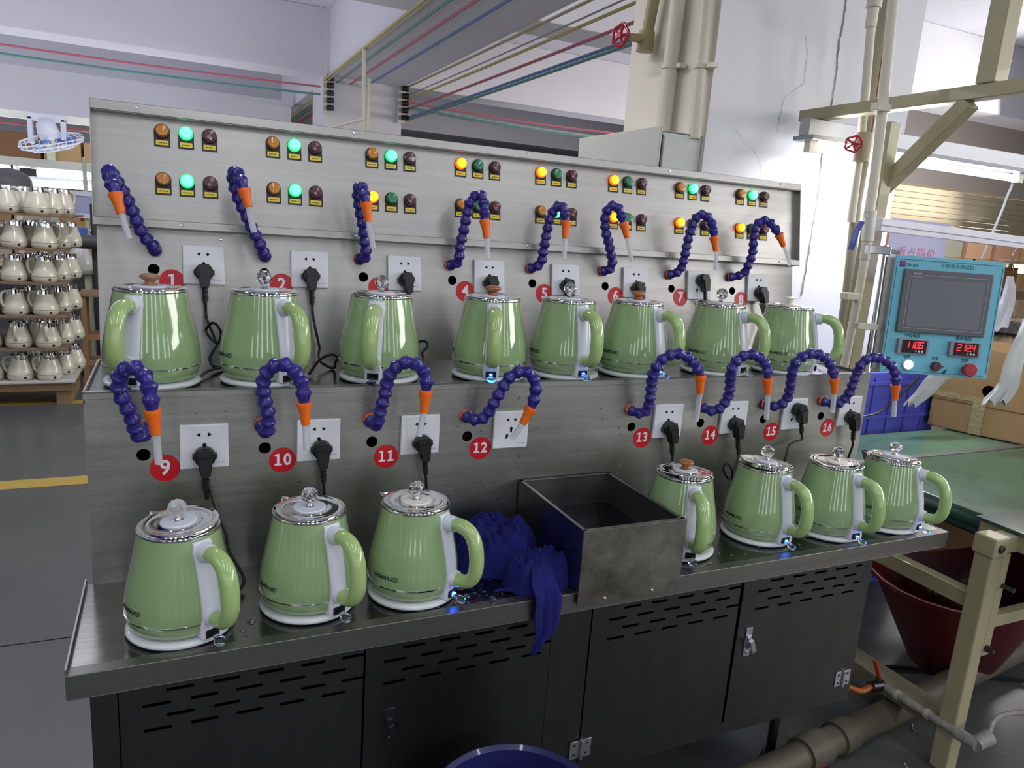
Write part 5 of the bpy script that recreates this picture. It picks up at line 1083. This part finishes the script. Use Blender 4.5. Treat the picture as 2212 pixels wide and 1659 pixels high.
# wall fan
fy = 7.6; fc = atY(112, 308, fy)
fan = thing('wall_fan', 'white wall fan with wire cage and blue blades at upper left', 'fan', fc)
tp_ = atY(100, 254, fy) - fc
MB().box((tp_.x - .14, -.02, tp_.z - .03), (tp_.x + .14, .06, tp_.z + .03)).box((tp_.x - .14, -.02, tp_.z - .22), (tp_.x - .10, .04, tp_.z)).box((tp_.x + .10, -.02, tp_.z - .22), (tp_.x + .14, .04, tp_.z)).build('bracket', WHITEP, fan, smooth=0, bevel=.008)
fm = Matrix.Rotation(math.radians(-14), 4, 'Y') @ Matrix.Rotation(math.radians(10), 4, 'X')
MB().lathe([(0, .02), (.07, .03), (.085, .08), (.07, .16), (.04, .19), (0, .20)], 20, fm).build('motor', WHITEP, fan)
cg = thing
mbc = MB()
for k in range(24):
    a = 2 * math.pi * k / 24
    mbc.tube([fm @ Vector((r * math.cos(a), r * math.sin(a), z)) for r, z in ((.04, -.06), (.15, -.055), (.235, -.02), (.25, .01), (.23, .045), (.10, .07))], .0028, 4)
for r, z in ((.25, .01), (.235, -.02), (.15, -.055)): mbc.tube([fm @ Vector((r * math.cos(2 * math.pi * k / 32), r * math.sin(2 * math.pi * k / 32), z)) for k in range(32)], .005, 5, closed=True)
mbc.build('wire_cage', WHITEP, fan)
for k in range(3):
    a = 2 * math.pi * k / 3; pts = [fm @ Vector((r * math.cos(a + da), r * math.sin(a + da), .02 * s)) for r, da, s in ((.03, -.3, -1), (.2, -.4, -1), (.21, .3, 1), (.03, .4, 1))]
    MB().add(pts + [p + Vector((0, 0, .004)) for p in pts], [(0, 1, 2, 3), (7, 6, 5, 4), (0, 4, 5, 1), (1, 5, 6, 2), (2, 6, 7, 3), (3, 7, 4, 0)]).build('blade', mat('fan_blue', (.06, .20, .50), .3, trans=.3), fan, smooth=0)
# hanging light rows, dark partition, shelves
def tubeline(lab, pa, pb_, y, r, housing=True, g='fluorescent lights over the far benches'):
    a = atY(*pa, y); b = atY(*pb_, y); t = thing('tube_light', lab, 'light', a, g); L = b - a
    MB().box((-.05, .0, r * 1.2), (L.x + .05, .07, r * 1.2 + .05)).build('housing', WHITEP, t, smooth=0)
    o = MB().cyl((0, 0, 0), L, r, n=12).build('tube', TUBE, t)
    MB().box((L.x + .02, .02, -a.z), (L.x + .06, .06, r * 1.2 + .05)).build('post', PIPEW, t, smooth=0)
tubeline('uppermost bright tube light over the far bench at left', (32, 356), (230, 372), 9.0, .022)
tubeline('thick bright tube light just below the uppermost one at left', (80, 374), (230, 385), 8.0, .030)
tubeline('long lower tube light above the white board at left', (46, 396), (230, 409), 8.6, .020)
tubeline('short tube light at the photo\'s left edge', (-60, 352), (22, 362), 8.2, .020)
tl_ = thing('light_track', 'long pale cable trough crossing the left background above the fan', 'track', atY(-40, 238, 7.7)); a = atY(-60, 240, 7.7); b = atY(215, 262, 7.7)
MB().box((0, 0, -.03), (b.x - a.x + .2, .05, .03), T(0, 0, 0)).build('trough', mat('pale_track', (.80, .82, .72), .5), tl_, smooth=0)
MB().cyl((0, .02, -.075), (b.x - a.x + .2, .02, -.075), .012, n=8).build('red_conduit', mat('dull_red', (.30, .08, .08), .5), tl_)
a = atY(-60, 340, 7.7); tl2 = thing('light_track', 'lower pale cable trough with sockets behind the fan', 'track', a)
MB().box((0, 0, -.035), (2.1, .05, .035)).build('trough', mat('pale_track', (.80, .82, .72), .5), tl2, smooth=0)
MB().box((.86, -.012, -.03), (1.08, 0, .03)).build('socket_strip', WHITEP, tl2, smooth=0)
dk = mat('dark_screen', (.17, .17, .185), .8)
a = atY(-200, 250, 12.0); b = atY(1300, 345, 12.0)
struct(MB().box((-8.5, 12.0, atY(0, 338, 12).z), (1.6, 12.1, atY(100, 258, 12).z)), 'wall_drop', dk, smooth=0)
struct(MB().box((-8.5, 11.9, atY(100, 258, 12).z), (1.66, 12.12, 3.02)), 'wall_upper', BEAM, smooth=0)
bs = thing('far_shelf', 'far storage shelf of brown cartons behind the cream kettles', 'shelf', (-1.6, 10.6, 0))
for z in (.6, 1.05, 1.75): MB().box((-1.6, -.3, z - .03), (2.2, .35, z)).build('board', PIPEW, bs, smooth=0)
for x in (-1.5, .35, 2.1): MB().box((x - .04, -.34, 0), (x + .04, -.28, 2.2)).build('upright', mat('pale_green_post', (.45, .50, .36), .6), bs, smooth=0)
random.seed(11)
for z, nm in ((.6, 'bottom'), (1.05, 'middle'), (1.75, 'top')):
    x = -.5; q = 0
    while x < .9:
        wd = random.uniform(.28, .5); hh = random.uniform(.22, .38)
        tag(MB().box((0, -.22, 0), (wd, .2, hh)).build('storage_box', random.choice([CARD, CARD, CARDD, mat('pale_carton', (.55, .45, .33), .8)]), loc=(-1.6 + x, 10.6, z), smooth=0, bevel=.01), 'carton behind the cream kettles, %s from the left on the %s board' % (CHI[q], nm), 'box', 'cartons on the far left shelf'); x += wd + .03; q += 1
a = atY(123, 414, 7.4); b = atY(212, 468, 7.4)
wb = thing('white_board', 'lavender white plastic board above the far bench', 'board', a)
MB().box((.62, .02, -a.z), (.65, .05, 0)).build('post', ALUP, wb, smooth=0)
MB().box((0, 0, b.z - a.z), (.34, .01, 0)).build('sheet', mat('board_lavender', (.42, .42, .66), .3, coat=.3, var=.15, vscale=4), wb, smooth=0)
for z in (0, b.z - a.z): MB().box((-.02, -.01, z - .02), (.62, .02, z + .02)).build('edge_bar', mat('bar_lavender', (.66, .66, .78), .5), wb, smooth=0)
MB().box((.40, 0, b.z - a.z + .03), (.60, .01, -.05)).build('sheet', MATS['board_lavender'], wb, smooth=0)
# work bench with parts of a white kettle, stool, dark machine
wbk = thing('work_bench', 'pale green work bench behind the cart at left', 'bench', (-.62, 7.15, 0))
zt = atY(180, 585, 7.0).z
MB().box((-.22, -.15, zt - .03), (1.2, .7, zt)).build('top', mat('bench_green', (.30, .38, .25), .5), wbk, smooth=0, bevel=.004)
for x in (-.05, 1.1): MB().box((x, -.1, 0), (x + .05, -.05, zt - .03)).build('leg', mat('pale_green_post', (.45, .50, .36), .6), wbk, smooth=0)
MB().box((.0, .3, .05), (.9, .6, zt - .05)).build('drawer_unit', DARKST, wbk, smooth=0)
wk = thing('white_kettle', 'white kettle body standing on the green work bench', 'kettle', (-.70, 7.12, zt))
MB().lathe([(0, 0), (.09, 0), (.10, .02), (.10, .06), (.075, .14), (.055, .19), (.05, .20), (0, .205)], 28).build('body', mat('pure_white', (.75, .76, .74), .3, coat=.4), wk)
MB().tube(smoothpath([(-.05, -.02, .19), (-.09, -.03, .20), (-.13, -.03, .13), (-.10, -.02, .04)], 14)[0], .012, 8).build('handle', MATS['pure_white'], wk)
mc = thing('drill_machine', 'dark grey round headed machine behind the bench\'s left edge', 'machine', (-.60, 6.9, 0))
p = atY(160, 521, 6.8); 
MB().cyl((p.x + .60, -.1, p.z), (p.x + 1.1, -.1, p.z), .055, n=24).build('head', mat('machine_grey', (.06, .065, .07), .5), mc)
MB().cyl((.04, 0, .05), (.04, 0, p.z + .3), .035, n=14).build('column', MATS['machine_grey'], mc)
MB().lathe([(.22, 0), (.22, .03), (.20, .045), (0, .05)], 32, T(.04, 0, 0)).build('base', MATS['machine_grey'], mc)
st = thing('wooden_stool', 'tall wooden stool with two rungs behind the cart', 'stool', (-.60, 6.45, 0))
SW = mat('stool_wood', (.33, .19, .10), .6, var=.2); zs_ = atY(190, 632, 6.35).z
MB().box((-.05, -.13, zs_ - .03), (.22, .13, zs_)).build('seat', SW, st, smooth=0, bevel=.004)
for x in (-.02, .17):
    for y in (-.10, .10): MB().box((x - .018, y - .018, 0), (x + .018, y + .018, zs_ - .03)).build('leg', SW, st, smooth=0)
for z in (.16, .36): MB().box((-.02, -.115, z), (.17, -.085, z + .035)).box((-.02, .085, z), (.17, .115, z + .035)).build('rung', SW, st, smooth=0)
for (px, py, y, s, col, lab) in ((178, 500, 7.3, (.07, .05, .06), (.08, .15, .55), 'small blue box on the far bench beside the dark machine head'), (162, 497, 7.3, (.025, .025, .10), (.35, .28, .60), 'small purple bottle on the far bench'), (183, 475, 7.5, (.06, .02, .07), (.75, .62, .12), 'yellow notice card hanging above the far bench'), (178, 474, 7.45, (.03, .01, .03), (.7, .05, .04), 'small red card below the yellow notice')):
    p = atY(px, py, y); tag(MB().box((-s[0] / 2, 0, -s[2] / 2), (s[0] / 2, s[1], s[2] / 2)).build('small_item', mat('it_%d_%d' % (px, py), col, .6), loc=p, smooth=0, bevel=.004), lab, 'small item')
fb = thing('far_bench', 'narrow far bench carrying a blue box and purple bottle', 'bench', (-.7, 7.3, 0)); zq = atY(170, 509, 7.3).z
MB().box((-.25, -.08, zq - .03), (.5, .35, zq)).build('top', MATS['bench_green'], fb, smooth=0)
for x in (-.2, .42): MB().box((x, .25, 0), (x + .04, .29, zq - .03)).build('leg', MATS['pale_green_post'], fb, smooth=0)
MB().box((.02, .12, zq), (.05, .15, 1.75)).build('notice_post', MATS['pale_green_post'], fb, smooth=0)
p = atY(160, 661, 6.9); tag(MB().lathe([(.012, 0), (.008, .008), (0, .01)], 12).build('indicator_dot', led('red_dot', (.8, .02, .02), (1, .03, .03), 6), loc=p), 'tiny glowing red light behind the kettle rack', 'light')
